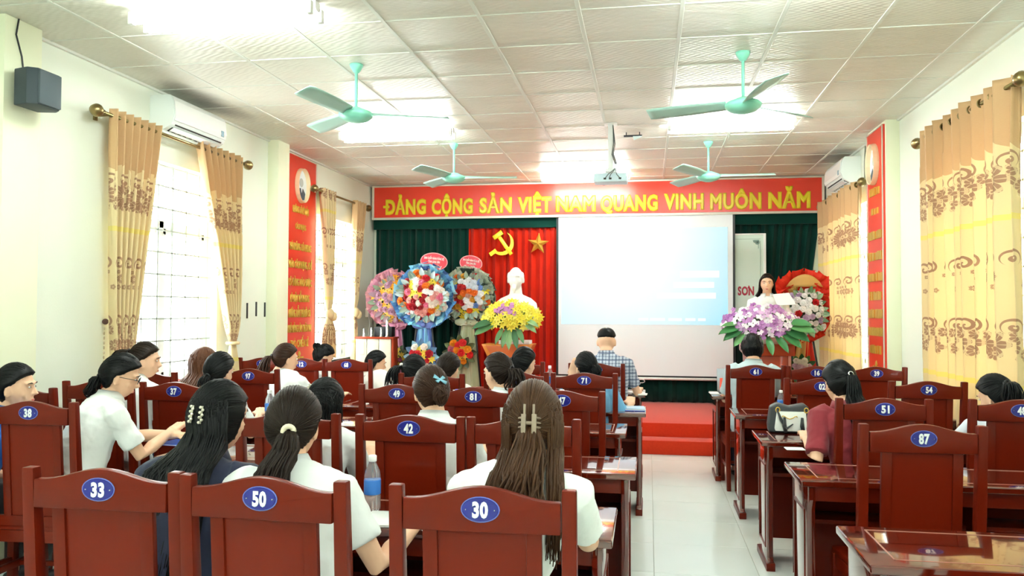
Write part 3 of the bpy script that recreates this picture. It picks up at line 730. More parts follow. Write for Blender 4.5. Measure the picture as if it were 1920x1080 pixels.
def chair(x, y, num, label, rz=0, scale=1):
    if first_chair[0]: t = proto_chair; first_chair[0] = False
    else:
        t = thing('chair', '', 'chair')
        for c in proto_chair.children:
            if c.name.split('.')[0] == 'number_plate': continue
            q = c.copy(); COL.objects.link(q); q.parent = t
    t.location = (x, y, 0); t.rotation_euler = (0, 0, R(rz)); t['label'] = label; t['group'] = 'red-brown wooden conference chairs'
    if num:
        p = put('number_plate', ov_me, t, (0, -.0165, 1.015))
        put('plate_rim', rim_me, p, (0, -.0012, 0)); put('plate_screws', scr_me, p)
        put('number', text_mesh(num, NUMW, (.020 * len(num) + .002, .038), .05, .0015), p, (0, -.0045, 0))
    return t
WD = 'wooden chair with blue number plate '
for x, y, num, lab, rz in (
    (-1.55, 2.10, '33', WD + '33 in the front left foreground', 1), (-1.045, 2.08, '50', WD + '50 in the foreground beside chair 33', -1.5), (-.43, 2.07, '30', WD + '30 at the bottom centre', 1),
    (-3.03, 3.56, '38', WD + '38 by the left edge', 3), (-3.57, 3.4, None, 'wooden chair under the person in blue at the left edge', 0),
    (-1.6, 3.41, None, 'wooden chair directly left of chair 42, plate hidden by a head', 0), (-1.03, 3.41, '42', WD + '42 left of the claw clip person', 0), (-.53, 3.42, None, 'wooden chair right of chair 42, mostly behind the claw clip person', 0),
    (1.1, 3.53, '87', WD + '87 behind the bottom right desk', 2.5), (1.18, 1.9, None, 'wooden chair cut off at the bottom right corner', 0),
    (-3.46, 4.63, None, 'wooden chair behind the person with glasses, next to the left wall chair', 0), (-3.66, 4.2, None, 'wooden chair against the left wall, only its right post showing', 0),
    (-2.94, 4.66, '37', WD + '37 in the left third row', 0), (-1.53, 4.8, '49', WD + '49 behind the blue hair clip person', 2), (-1.03, 4.72, '81', WD + '81 in the middle of the left third row', -1), (-.49, 4.62, '47', WD + '47 partly hidden by the claw clip person', 1),
    (1.23, 4.55, '51', WD + '51 behind the handbag person', 4), (1.92, 4.62, '48', WD + '48 at the right edge', 0),
    (-3.66, 5.42, None, 'wooden chair near the left window, only its right post showing', 0), (-3.06, 5.84, '97', WD + '97 behind the water bottle at left', 0), (-1.56, 5.7, None, 'wooden chair under the short dark haired person before the wreaths', 0),
    (-.98, 5.98, '73', WD + '73 before the bust pedestal', 0), (-.47, 5.97, '71', WD + '71 at the aisle end of the left fourth row', 3), (1.17, 5.82, '02', WD + '02 behind the handbag', 2), (1.82, 5.72, '54', WD + '54 at the right in the fourth row', 3),
    (-3.64, 7.2, '09', WD + '09 in the far row by the left banner', 0), (-3.235, 7.2, '12', WD + '12 in the far row between chairs 09 and 68', 0), (-2.79, 7.2, '68', WD + '68 in the far row before the beige cabinet', 0),
    (-1.17, 7.2, None, 'wooden chair in the far row below the bust pedestal', 0), (-.45, 7.1, '90', WD + '90 behind the plaid shirted person', 0),
    (.9, 7.13, '61', WD + '61 at the aisle in the far right row', 2), (1.39, 7.1, '16', WD + '16 in the far right row beside chair 61', 2), (1.87, 7.14, '39', WD + '39 in the far right row near the right wall', 2)):
    chair(x, y, num, lab, rz)
tag(MB().lathe([(0, .004), (.03, .003), (.032, 0)], 12, (0, 0, 0), 1).obj('paper_sticker', mat('white_paper', '#edf2f0', .7), loc=(1.94, 4.635, .895)), 'small round white paper sticker on the back panel of chair 48', 'sticker')
# ================================================================== desks
def desk(x0, x1, y0, label, dep=.46):
    t = thing('desk', label, 'desk', (x0, y0, 0), 0, 'red-brown wooden conference desks'); w = x1 - x0
    MB().box(0, w, 0, dep, .735, .765).obj('desktop', DTOP, t, bevel=.008, seg=3)
    f = .085
    mb = MB()
    mb.box(f, w - f, f * .75, f * .75 + .004, .7645, .7662).box(f, w - f, dep - f * .6, dep - f * .6 + .003, .7645, .7662)
    for k in (f, w - f - .005): mb.box(k, k + .005, f * .75, dep - f * .6, .7645, .7662)
    mb.obj('inlay_line', LINE, t)
    for s, xx in ((0, .035), (1, w - .07)):
        prof = [(.03, 0), (dep - .03, 0), (dep - .03, .735), (.03, .735), (.03, .66), (.05, .62), (.05, .07), (.03, .05)]
        MB().prism([(a, b) for a, b in prof], 0, xx, xx + .035).obj('side_panel', DTOP, t, bevel=.003)
        xs = xx - .004 if s == 0 else xx + .035
        ip = MB()
        for a in ((.10, dep - .09, .6, .612), (.10, dep - .09, .12, .132), (.10, .112, .132, .6), (dep - .102, dep - .09, .132, .6)):
            ip.box(xs, xs + .004, a[0], a[1], a[2], a[3])
        ip.obj('panel_moulding', LINE if s == 5 else WOOD, t)
        MB().box(xx - .008, xx + .043, .02, dep - .02, 0, .045).obj('foot', WOODX, t, bevel=.004)
    MB().box(.07, w - .07, .035, .055, .665, .735).obj('front_apron', WOODX, t, bevel=.003)
    MB().box(.07, w - .07, dep - .07, dep - .05, .1, .735).obj('modesty_panel', PANEL, t)
    MB().box(.07, w - .07, dep - .25, dep - .07, .52, .54).obj('book_shelf', WOODX, t, bevel=.003)
    if w > 1: MB().box(w / 2 - .012, w / 2 + .012, .06, dep - .07, .52, .735).obj('divider', WOOD, t)
    return t
rowL = {'first': 2.72, 'second': 3.83, 'third': 5.08, 'fourth': 6.1, 'fifth': 7.5}
rowR = {'first': 2.60, 'second': 3.84, 'third': 4.94, 'fourth': 6.14, 'fifth': 7.47}
xe = {'first': -.12, 'second': -.06, 'third': -.14, 'fourth': -.02, 'fifth': -.03}
xs_ = {'first': .66, 'second': .68, 'third': .655, 'fourth': .63, 'fifth': .565}
for r_, y in rowL.items():
    e = xe[r_]
    for k, nm in enumerate(('aisle', 'middle', 'wall')):
        a, b = e - 1.24 * (k + 1) + .004, e - 1.24 * k
        if r_ == 'first' and nm == 'middle': a = b - .62
        if nm == 'wall':
            if r_ in ('first', 'second', 'third'): continue
            a = max(a, XL + .03)
        desk(a, b, y, '%s desk of the %s desk row left of the aisle' % ('polished red-brown wooden ' + nm + ' side', r_))
desk(-3.2, -2.66, rowL['third'], 'short polished wooden desk by the left window behind chair 37')
for r_, y in rowR.items():
    desk(xs_[r_], xs_[r_] + 1.56, y, 'long polished wooden desk, %s in the row right of the aisle' % {'first': 'nearest', 'second': 'second', 'third': 'third', 'fourth': 'fourth', 'fifth': 'farthest'}[r_])
# ================================================================== things on desks
DZ = .7665
LAB = mat('blue_bottle_label', '#2f74c8', .4); CAPM = mat('white_bottle_cap', '#f2f5f6', .4); PUR = mat('violet_cap', '#7a6fd0', .4); WATER = clear_plastic(); WATER.name = 'water'
def bottle(x, y, label, h=.21, r=.031, z=DZ, cap=CAPM, strap=False):
    t = thing('water_bottle', label, 'bottle', (x, y, z), 0, 'plastic water bottles')
    k = h / .21
    MB().lathe([(0, .004), (r * .8, 0), (r, .008), (r, .06 * k), (r * .93, .065 * k), (r, .07 * k), (r, .13 * k), (r * .9, .15 * k), (r * .45, .182 * k), (r * .42, .19 * k), (0, .19 * k)], 18).obj('bottle_body', CLEAR, t, smooth=True)
    MB().lathe([(r + .0005, .065 * k), (r + .0012, .067 * k), (r + .0012, .118 * k), (r + .0005, .12 * k)], 18).obj('bottle_label', LAB, t, smooth=True)
    MB().lathe([(r * .48, .187 * k), (r * .5, .19 * k), (r * .5, .208 * k), (r * .42, .211 * k), (0, .211 * k)], 16).obj('cap', cap, t, smooth=True)
    return t
def onpx(px, py, z):
    d = fw + r2 * ((px - 960) / F) + u2 * ((540 - py) / F); return d * ((z - CH) / d.z) + V((0, 0, CH))
for px, y, lab, h, cap in ((700, 2.95, 'clear water bottle with blue label beside the white-sleeved arm in the foreground', .21, CAPM), (506, 5.2, 'clear water bottle between chairs 97 and the ponytail person', .21, CAPM), (1464, 6.32, 'clear water bottle with blue label behind the handbag', .17, CAPM),
    (1612, 6.3, 'clear water bottle right of the handbag person', .17, CAPM), (1054, 5.22, 'bottle with white cap just behind chair 47', .25, CAPM), (1031, 7.62, 'slim white bottle between chairs 73 and 71', .24, CAPM), (857, 5.2, 'bottle with violet cap just behind chair 49', .24, PUR)):
    p = at(px, 700, y); bottle(p.x, p.y, lab, h, .031 if h > .18 else .027, cap=cap)
PAPER = mat('white_paper_sheet', '#f2f5f3', .6); BLUEF = mat('blue_folder_plastic', '#2f5fc8', .35); LBLUE = mat('pale_blue_cover', '#9cc8e8', .3)
def slab(name, label, cat, px, py, wx, wy, h, m, rz=0, group=None, m2=None):
    p = onpx(px, py, DZ); t = thing(name, label, cat, (p.x, p.y, DZ), R(rz), group)
    MB().box(-wx / 2, wx / 2, -wy / 2, wy / 2, 0, h * .3).obj('back_cover', m2 or m, t, bevel=.0008, seg=1)
    MB().box(-wx / 2 + .003, wx / 2 - .003, -wy / 2 + .003, wy / 2 - .003, h * .3, h * .8).obj('pages', PAPER, t)
    MB().box(-wx / 2, wx / 2, -wy / 2, wy / 2, h * .8, h).obj('front_cover', m, t, bevel=.0008, seg=1)
slab('notebook', 'open white notebook beside the white-sleeved arm in the foreground', 'notebook', 722, 975, .15, .2, .008, PAPER, 4)
slab('folder', 'blue folder under the hand of the person with glasses', 'folder', 343, 832, .24, .17, .008, BLUEF, -8)
slab('notebook', 'pale blue notebook at the aisle end beside the forearm in light blue', 'notebook', 1190, 768, .15, .2, .018, LBLUE, 2, m2=BLUEF)
slab('booklet', 'white booklet beside the elbow of the plaid shirted person', 'booklet', 1193, 737, .13, .17, .012, PAPER, 14)
slab('booklet', 'second white booklet at the aisle corner of the farthest left desk', 'booklet', 1205, 740, .08, .14, .008, PAPER, -4)
slab('paper_stack', 'white papers on the farthest desk right of the aisle', 'papers', 1348, 738, .17, .15, .006, PAPER, 3)
slab('paper_stack', 'white papers on the desk behind the hand of the person in red', 'papers', 1490, 842, .1, .08, .004, PAPER, 3)
p = at(1356, 735, 7.75)
ORG = mat('orange_red_card', '#e05238', .5)
tag(MB().prism([(-.05, 0), (.05, 0), (.004, .14), (-.004, .14)], 0, -.05, .05).obj('name_card', ORG, loc=(p.x + .02, p.y, DZ), bevel=.002), 'orange-red folded card on the farthest right desk', 'card')
lp = thing('laptop', 'black open laptop lid standing in front of chair 61', 'laptop', (.80, 7.74, DZ))
MB().box(-.16, .16, -.11, .11, 0, .014).obj('laptop_base', DARK, lp, bevel=.004)
MB().box(-.16, .16, 0, .008, 0, .21).obj('laptop_lid', mat('grey_laptop_lid', '#8b9196', .35, metal=.4), lp, bevel=.004, loc=(0, .11, .014), rot=(R(-12), 0, 0))
# handbag
GB = mat('grey_canvas', '#5a5c5e', .8, c2='#4c4e50')
gb = thing('small_bag', 'small grey canvas bag on the desk between the pearl clip and cream band people', 'bag', (at(470, 850, 3.0).x, 3.0, DZ), R(8))
MB().prism([(-.07, 0), (.07, 0), (.075, .02), (.06, .10), (-.06, .10), (-.075, .02)], 1, -.03, .03).obj('bag_body', GB, gb, bevel=.01)
MB().tube([(-.04, 0, .098), (-.03, 0, .125), (.03, 0, .125), (.04, 0, .098)], .004, 6).obj('strap', GB, gb, smooth=True)
BG = mat('charcoal_leather', '#31373a', .5, c2='#272c30', bs=.1, bsc=200); BWH = mat('white_leather', '#eef3ec', .45)
p = onpx(1481, 812, DZ)
hb = thing('handbag', 'dark grey handbag with white front flap and gold rings on a desk', 'handbag', (p.x, p.y + .05, DZ), R(-3))
MB().prism([(-.125, 0), (.115, 0), (.125, .04), (.12, .16), (.09, .185), (0, .165), (-.07, .185), (-.115, .16), (-.13, .05)], 1, -.05, .05).obj('bag_body', BG, hb, bevel=.016, seg=3)
MB().prism([(-.085, .012), (.1, .012), (.105, .03), (.098, .135), (-.075, .135), (-.09, .03)], 1, -.062, -.048).obj('white_panel', BWH, hb, bevel=.005)
for s in (-.02, .085): MB().tube([(s * 1.0 - .01, -.066, .1), (s - .012, -.075, .05), (s - .002, -.068, .005)], [.012, .02, .016], 8, flat=.35).obj('leather_tassel', BG, hb, smooth=True)
MB().tube([(-.075, -.064, .145), (-.05, -.07, .08), (-.02, -.075, .03), (.02, -.07, .06)], [.008, .014, .013, .006], 8, flat=.4).obj('leather_strap', BG, hb, smooth=True)
for x in (-.07, .1): MB().tube([(x + .012 * math.cos(a), -.062, .145 + .015 * math.sin(a)) for a in [q * PI / 6 for q in range(13)]], .0035, 6).obj('gold_ring', METALG, hb, smooth=True)
MB().tube([(.0 + .045 * math.cos(a), -.072, .1 + .01 * math.sin(a * 3)) for a in [q * PI / 8 for q in range(9)]], .0028, 6).obj('gold_bow', METALG, hb, smooth=True)
# ================================================================== podiums, bust, cabinet
RWOOD = wood('orange_red_podium_wood', '#a8462a', '#8c3018', .3, .3); OWOOD = wood('orange_pale_wood', '#e29a4c', '#d88838', .35, .2)
pd = thing('lectern', 'red-brown speaker lectern under the orchid arrangement', 'lectern', (1.31, 9.45, .3))
MB().prism([(-.2, 0), (.2, 0), (.24, .78), (-.24, .78)], 1, -.2, .2).obj('lectern_body', RWOOD, pd, bevel=.006)
MB().box(-.27, .27, -.23, .23, 0, .06).obj('plinth', RWOOD, pd, bevel=.01)
MB().prism([(-.25, .78), (.25, .74), (.25, .87), (-.25, .93)], 0, -.27, .27).xf(Matrix.Rotation(PI, 4, 'Z')).obj('reading_top', RWOOD, pd, bevel=.008)
for s in (-.235, .205): MB().box(s, s + .03, -.212, -.2, .02, .76).obj('corner_strip', mat('rose_wood_strip', '#b9735c', .4), pd, bevel=.003)
bp = thing('bust_pedestal', 'orange and red wooden pedestal under the white bust', 'pedestal', (-1.78, 10.3, .3))
MB().box(-.19, .19, -.17, .17, 0, .56).obj('pedestal_body', RWOOD, bp, bevel=.006)
for a in ((-.18, .18, .43, .5), (-.18, .18, .0, .07), (-.18, -.1, .07, .43), (.1, .18, .07, .43)): MB().box(a[0], a[1], -.185, -.168, a[2], a[3]).obj('pale_frame', OWOOD, bp, bevel=.004)
MB().prism([(-.2, .56), (.2, .56), (.235, .6), (.33, .80), (-.33, .80), (-.235, .6)], 1, -.2, .2).obj('flared_top', OWOOD, bp, bevel=.01)
MB().prism([(-.19, .63), (.19, .63), (.27, .78), (-.27, .78)], 1, -.208, -.198).obj('top_inset', mat('orange_wood_inset', '#d8743a', .35), bp, bevel=.003)
CB = mat('beige_cabinet_panel', '#dfe0cf', .5, c2='#d5d4c0'); 
cb = thing('cabinet', 'beige lectern-like cabinet with red-brown top at the left of the stage', 'cabinet', (-3.47, 10.0, .3))
for k, (a, b) in enumerate(((-.25, -.105), (-.098, .055), (.062, .22))): MB().box(a, b, -.1, .1, .03, .86).obj('front_panel', CB, cb, bevel=.008)
MB().box(.222, .25, -.09, .1, .0, .86).obj('side_board', RWOOD, cb, bevel=.004)
MB().box(-.26, .26, -.12, .12, .86, .885).obj('cabinet_top', RWOOD, cb, bevel=.006)
MB().box(-.25, .25, -.1, .1, 0, .03).obj('cabinet_base', RWOOD, cb)
MB().box(-.215, -.135, -.106, -.1, .66, .82).box(-.185, -.165, -.112, -.106, .74, .75).obj('switch_plate', mat('ivory_plate', '#eceadc', .4), cb, bevel=.003)
for x, h, r, nm in ((-.15, .09, .012, 'first'), (-.05, .1, .014, 'second'), (.08, .1, .013, 'third'), (.16, .2, .017, 'tall')):
    tt = thing('metal_flask' if nm == 'tall' else 'microphone', {'first': 'leftmost small silver microphone stub on the beige cabinet', 'second': 'middle short silver microphone on the beige cabinet', 'third': 'right short silver microphone on the beige cabinet', 'tall': 'tall silver microphone on the beige cabinet by the pink wreath'}[nm], 'microphone', (-3.47 + x, 9.93, 1.185))
    MB().lathe([(0, 0), (r * 1.5, 0), (r * 1.5, .01), (r, .015), (r, h * .75), (r * .9, h * .76), (r * .9, h), (0, h)], 14).obj('body', CHROME, tt, smooth=False, bevel=.001)
    MB().sphere((0, 0, h + r * .5), r * 1.05, 12, 8).obj('grille_head', mat('steel_mesh_' + nm, '#9aa0a2', .4, metal=.8), tt, smooth=True)
bx = thing('black_case', 'black equipment case behind the microphones on the beige cabinet', 'case', (-3.38, 10.04, 1.185))
MB().box(-.12, .12, -.07, .07, 0, .13).obj('case_body', DARK, bx, bevel=.012)
MB().tube([(-.06, 0, .13), (-.05, 0, .16), (.05, 0, .16), (.06, 0, .13)], .007, 8).obj('handle', DARK, bx, smooth=True)
# wall socket box near left corner
sk = thing('wall_fan_box', 'small white box with a cable on the left wall by the knotted curtain', 'box', (XL, 10.85, 1.48))
MB().box(0, .05, -.06, .06, -.05, .07).obj('box_body', WHITE, sk, bevel=.008)
MB().tube([(.03, 0, -.05), (.04, .02, -.15), (.03, .0, -.3), (.03, .03, -.45)], .006, 6).obj('cable', WHITE, sk, smooth=True)
# ================================================================== flowers
def petal(mb, a, r, w, lift, cup, z=0, tip=1.0):
    d = V((math.cos(a), math.sin(a), 0)); n = V((-d.y, d.x, 0)); u = V((0, 0, 1))
    c0 = u * z
    pts = [c0, c0 + d * r * .5 + n * w + u * (lift * .5 + cup), c0 + d * r + n * w * .35 * tip + u * lift, c0 + d * r * 1.08 + u * (lift * .9), c0 + d * r - n * w * .35 * tip + u * lift, c0 + d * r * .5 - n * w + u * (lift * .5 + cup), c0 + d * r * .55 + u * lift * .45]
    k = len(mb.v); mb.v += pts; mb.f += [[k, k + 1, k + 6], [k + 1, k + 2, k + 6], [k + 2, k + 3, k + 6], [k + 3, k + 4, k + 6], [k + 4, k + 5, k + 6], [k + 5, k, k + 6]]
fm = {}
def fmat(c):
    if ('m', c) not in fm: fm[('m', c)] = mat('petal_' + c.strip('#'), c, .6, c2=c, trans=.15)
    return fm[('m', c)]
def flower_mesh(kind, c):
    if (kind, c) in fm: return fm[(kind, c)]
    mb = MB()
    if kind == 'rose':                    # layered cup of petals, radius 1
        for L_, (n, r, w, lf, z) in enumerate(((6, 1.0, .55, .25, 0), (5, .78, .5, .45, .05), (5, .55, .42, .6, .1), (4, .34, .3, .68, .15))):
            for k in range(n): petal(mb, 2 * PI * k / n + L_ * .6, r, w, lf, .1, z, 2)
        mb.sphere((0, 0, .5), (.3, .3, .3), 8, 5)
    elif kind == 'lily':
        for k in range(6): petal(mb, PI / 3 * k, 1, .27, .25, .05, 0, .8)
        mb.sphere((0, 0, .18), (.14, .14, .2), 8, 4)
    elif kind == 'orchid':
        for k, (a, r, w) in enumerate(((90, .9, .3), (210, .9, .3), (330, .9, .3), (10, 1, .5), (170, 1, .5))): petal(mb, R(a), r, w, .12, .08, .02 * k, 1.4)
        mb.sphere((0, -.12, .15), (.2, .25, .15), 8, 5)
    me = mb.mesh('flower', fmat(c), smooth=True); fm[(kind, c)] = me; return me
def leaf_mesh(c, kind='leaf'):
    if (kind, c) in fm: return fm[(kind, c)]
    def fn(u, v):
        w = .17 * math.sin(PI * min(1, u * .96 + .04)) ** .8
        return ((v - .5) * 2 * w, u, .10 * math.sin(u * 2.6) + abs(v - .5) * .08)
    me = MB().grid(fn, 8, 4).mesh('leaf', mat('leaf_' + c.strip('#'), c, .45, c2=c), smooth=True); fm[(kind, c)] = me; return me
def wrap_mesh(c, seed):
    if ('wrap', c, seed) in fm: return fm[('wrap', c, seed)]
    rn = random.Random(seed)
    def fn(u, v):
        return ((u - .5) * (.5 + .75 * v) + .05 * math.sin(v * 7 + seed), v, .12 * math.sin(u * 6 + seed * 2) * v + .1 * math.cos(v * 5 + seed) + .12 * v * v + (.1 if (int(u * 4) % 2) else 0) * v)
    me = MB().grid(fn, 8, 5).mesh('wrap_sheet', fmat(c), smooth=False); fm[('wrap', c, seed)] = me; return me
def aim(normal, spin=0, upv=None):
    q = V(normal).to_track_quat('Z', 'Y').to_matrix().to_4x4()
    return q @ Matrix.Rotation(spin, 4, 'Z')
def place(me, name, parent, loc, normal, s, spin=0):
    o = bpy.data.objects.new(name, me); COL.objects.link(o); o.parent = parent
    m = Matrix.Translation(loc) @ aim(normal, spin) @ Matrix.Diagonal((s, s, s, 1)); o.matrix_local = m; return o
def place_dir(me, name, parent, loc, d, face, s, sx=1):
    d = V(d).normalized(); f = V(face); f = (f - d * f.dot(d)).normalized(); x = d.cross(f)
    m = Matrix((x * s * sx, d * s, f * s)).transposed().to_4x4(); m.translation = V(loc)
    o = bpy.data.objects.new(name, me); COL.objects.link(o); o.parent = parent; o.matrix_local = m; return o
def wreath(label, px, py, y, rad, kinds, wraps, lining, floorz=.3, seed=1, drape_c=None, drape_w=.3, drape_px=None, low=None, sign=None, nfl=54, zsq=1.0):
    rn = random.Random(seed); c = at(px, py, y)
    t = thing('flower_wreath', label, 'flower arrangement', (c.x, c.y, floorz), 0, 'congratulation flower wreaths')
    zc = c.z - floorz
    # easel stand
    for (a, b) in ((-.22, -.12), (.22, -.12), (0, .25)):
        MB().tube([(a, b, 0), (a * .25, b * .3 + .05, zc)], .012, 8).obj('stand_leg', DARK, t, smooth=True)
    MB().sphere((0, .04, zc), (rad * .72, .1, rad * .72 * zsq), 16, 10).obj('foam_core', mat('leafy_green_core', '#3f5a44', .9), t, smooth=True)
    n = 44
    for k in range(n):
        a = 2 * PI * k / n + rn.uniform(-.08, .08); d = V((math.cos(a), -.25 + rn.uniform(-.15, .15), math.sin(a)))
        me = wrap_mesh(wraps[k % len(wraps)], k % 3)
        place_dir(me, 'wrap_sheet', t, (math.cos(a) * rad * .55, .03, zc + math.sin(a) * rad * .55 * zsq), d, (0, -1, 0), rad * rn.uniform(.36, .52))
    for k in range(26):
        a = 2 * PI * k / 26 + rn.uniform(-.15, .15); d = V((math.cos(a), -.5, math.sin(a)))
        place_dir(leaf_mesh(lining[k % len(lining)]), 'leaf', t, (math.cos(a) * rad * .55, -.07, zc + math.sin(a) * rad * .55 * zsq), d, (0, -1, 0), rad * rn.uniform(.28, .4), 1.3)
    g = PI * (3 - math.sqrt(5))
    for k in range(nfl):
        q = math.sqrt((k + .5) / nfl); a = k * g; rr = rad * .74 * q * rn.uniform(.94, 1.04)
        kd, col = kinds[rn.randrange(len(kinds))]
        s = rad * rn.uniform(.10, .14) * (1.15 if kd == 'lily' else 1)
        nr = V((math.cos(a) * q * .7, -1, math.sin(a) * q * .7))
        place(flower_mesh(kd, col), 'flower', t, (math.cos(a) * rr, -.06 - .07 * (1 - q * q), zc + math.sin(a) * rr * zsq), nr, s, rn.uniform(0, 6))
    if drape_c:
        dx = (at(drape_px, py, y).x - c.x) if drape_px else 0
        for k, (cc_, off, ww) in enumerate(drape_c):
            def fn(u, v, off=off, ww=ww, k=k):
                z = zc - rad * .55 - (zc - rad * .55 - .02) * v
                wd = (.12 + (ww) * v)
                g2 = u * 5 * PI
                return (dx * v + off * v + (u - .5) * wd, -.02 - k * .012 + .02 * math.sin(g2) * (0.4 + v), z)
            o = MB().grid(fn, 30, 8).obj('ribbon_drape', fmat(cc_), t, smooth=True); o.modifiers.new('t', 'SOLIDIFY').thickness = .003
        MB().sphere((dx * .2 - .07, -.05, zc - rad * .9), (.09, .03, .05), 10, 6).sphere((dx * .2 + .07, -.05, zc - rad * .9), (.09, .03, .05), 10, 6).sphere((dx * .2, -.07, zc - rad * .9), (.03, .03, .03), 8, 5).obj('bow', fmat(drape_c[0][0]), t, smooth=True)
    if low:
        lx, lz, lr, kk, lc = low; b = at(lx, lz, y); bx_, bz_ = b.x - c.x, b.z - floorz
        MB().sphere((bx_, -.06, bz_), (lr * .7, .07, lr * .7), 12, 8).obj('low_cluster_core', bpy.data.materials['leafy_green_core'], t, smooth=True)
        for k in range(12):
            a = 2 * PI * k / 12
            place_dir(leaf_mesh(lc[k % len(lc)]), 'leaf', t, (bx_ + math.cos(a) * lr * .5, -.08, bz_ + math.sin(a) * lr * .5), (math.cos(a), -.3, math.sin(a)), (0, -1, 0), lr * .75, 1.6)
        for k in range(15):
            q = math.sqrt((k + .5) / 15); a = k * g; kd, col = kk[rn.randrange(len(kk))]
            place(flower_mesh(kd, col), 'flower', t, (bx_ + math.cos(a) * lr * .75 * q, -.13 - .04 * (1 - q), bz_ + math.sin(a) * lr * .75 * q), (math.cos(a) * q * .6, -1, math.sin(a) * q * .6), lr * rn.uniform(.2, .27), rn.uniform(0, 6))
    if sign:
        sx, sz, sw, sh, rot = sign; b = at(sx, sz, y); s_ = bpy.data.objects.new('oval_sign', MB().lathe([(0, .006), (.97, .006), (1, 0)], 32, (0, 0, 0), 1).xf(Matrix.Diagonal((sw, 1, sh, 1))).mesh('oval_sign', mat('sign_pink_red', '#dc3a4c', .4)))
        COL.objects.link(s_); s_.parent = t; s_.location = (b.x - c.x, -.03, b.z - floorz); s_.rotation_euler = (0, R(rot), 0)
        MB().tube([(sw * math.cos(a), -.004, sh * math.sin(a)) for a in [q * PI / 16 for q in range(33)]], .006, 6).obj('sign_rim', mat('sign_rim_pink', '#f6a8ac', .4), s_, smooth=True)
        WT = mat('sign_white_letters', '#fff4f2', .5)
        put('lettering', text_mesh('BAN CHẤP HÀNH ĐẢNG BỘ', WT, (sw * 1.5, sh * .26), .03, .003, 2), s_, (0, -.007, sh * .38))
        put('lettering', text_mesh('TỈNH LẠNG SƠN', WT, (sw * .9, sh * .26), .03, .003, 2), s_, (0, -.007, -.02 * sh))
        put('lettering', text_mesh('Chúc Mừng', WT, (sw * 1.25, sh * .4), .02, .003, 2, .3), s_, (0, -.007, -sh * .52))
        MB().tube([(b.x - c.x, 0, b.z - floorz), (b.x - c.x * 1, .02, zc)], .006, 6).obj('sign_stick', DARK, t) if False else None
    return t
MIX = [('rose', '#f6ece0'), ('rose', '#ffffff'), ('rose', '#f4b8b0'), ('rose', '#d82c38'), ('rose', '#f28a2c'), ('lily', '#f4e04c'), ('rose', '#f8f4ea'), ('rose', '#f08aa8'), ('rose', '#b4202c')]
wreath('round flower wreath with pink paper wrap and orange-yellow lilies, leftmost on stage', 742, 562, 10.55, .40, [('lily', '#f2a824'), ('lily', '#f0b848'), ('rose', '#c89ab0'), ('lily', '#e8c060'), ('rose', '#d8a0a8')], ['#d898a8', '#e8a8b0', '#c8869c'], ['#9a7a86', '#7a8a70'], seed=2, drape_c=[('#d890b0', .02, .2)], drape_px=748, low=(748, 668, .15, [('lily', '#d8b840'), ('rose', '#b86a88'), ('lily', '#e0c050')], ['#4a5a44']))
wreath('round flower wreath in blue paper with roses and an oval sign, second from left', 797, 555, 10.15, .42, MIX, ['#78c4e8', '#5a92cc', '#a4dcee', '#3d5f9c'], ['#8fa898', '#b8d4d8', '#6f8a80'], seed=4, drape_c=[('#6f86cc', -.12, .3), ('#5a76c0', .13, .22), ('#88c8ec', -.05, .1)], drape_px=797, low=(795, 668, .2, MIX, ['#8cc0d8', '#5a86b0']), sign=(815, 491, .178, .112, 6), nfl=62)
wreath('round flower wreath with grey-green leaves and an oval sign, right of the blue wreath', 878, 555, 10.45, .385, [('rose', '#ffffff'), ('rose', '#e4a83a'), ('rose', '#d22c30'), ('rose', '#f07828'), ('rose', '#7aa0dc'), ('rose', '#e8ecf4'), ('rose', '#d8a898'), ('lily', '#f0e040')], ['#cfd8c4', '#b4c8b0', '#dfe6d4', '#3f4c44'], ['#94a898', '#a8bca4', '#7a9080'], seed=6, drape_c=[('#d4dcbc', .0, .45), ('#c4d0a8', .08, .25)], drape_px=868, low=(866, 660, .2, [('rose', '#e82c30'), ('rose', '#f4a024'), ('lily', '#f0c83c'), ('rose', '#d87088')], ['#3c4c34', '#56663c']), sign=(884, 494, .150, .10, 8), nfl=50)
wreath('tall flower wreath in red and gold paper with white and red roses beside the lectern', 1507, 585, 10.1, .33, [('rose', '#ffffff'), ('rose', '#f4f0f0'), ('rose', '#c81e24'), ('rose', '#d0b4d4'), ('rose', '#ffffff')], ['#e02c14', '#e8340f', '#d82818', '#e8341c', '#e0b060'], ['#5a7a54', '#8aa884'], seed=8, drape_c=[('#e4301a', .0, .36), ('#d82a14', -.06, .26), ('#e0b468', -.1, .06)], drape_px=1505, low=(1500, 690, .15, [('rose', '#ffffff'), ('rose', '#e8c8d8'), ('rose', '#f4f0e4')], ['#3f7a3c', '#2c6030']), nfl=40, zsq=1.15)
t_ = bpy.data.objects
def fan_paper(parent_label):
    pass
# gold peak of paper on the red wreath
rw = [o for o in COL.objects if o.name.startswith('flower_wreath')][-1]
c_ = at(1507, 535, 10.1)
MB().grid(lambda u, v: ((u - .5) * .42, -.02 - .05 * math.sin(PI * u) - .02 * v, .0 + .15 * v * math.sin(PI * u) ** .7), 10, 4).obj('gold_paper_peak', fmat('#e2b66c'), rw, loc=(c_.x - rw.location.x, 0, c_.z - rw.location.z - .02), smooth=True).modifiers.new('t', 'SOLIDIFY').thickness = .004
for k in range(7):
    a = R(25 + 22 * k); place_dir(wrap_mesh('#e8341c', k % 3), 'wrap_sheet', rw, (math.cos(a) * .16, .02, c_.z - .3 - .14 + math.sin(a) * .1), (math.cos(a), -.1, math.sin(a)), (0, -1, 0), .22)
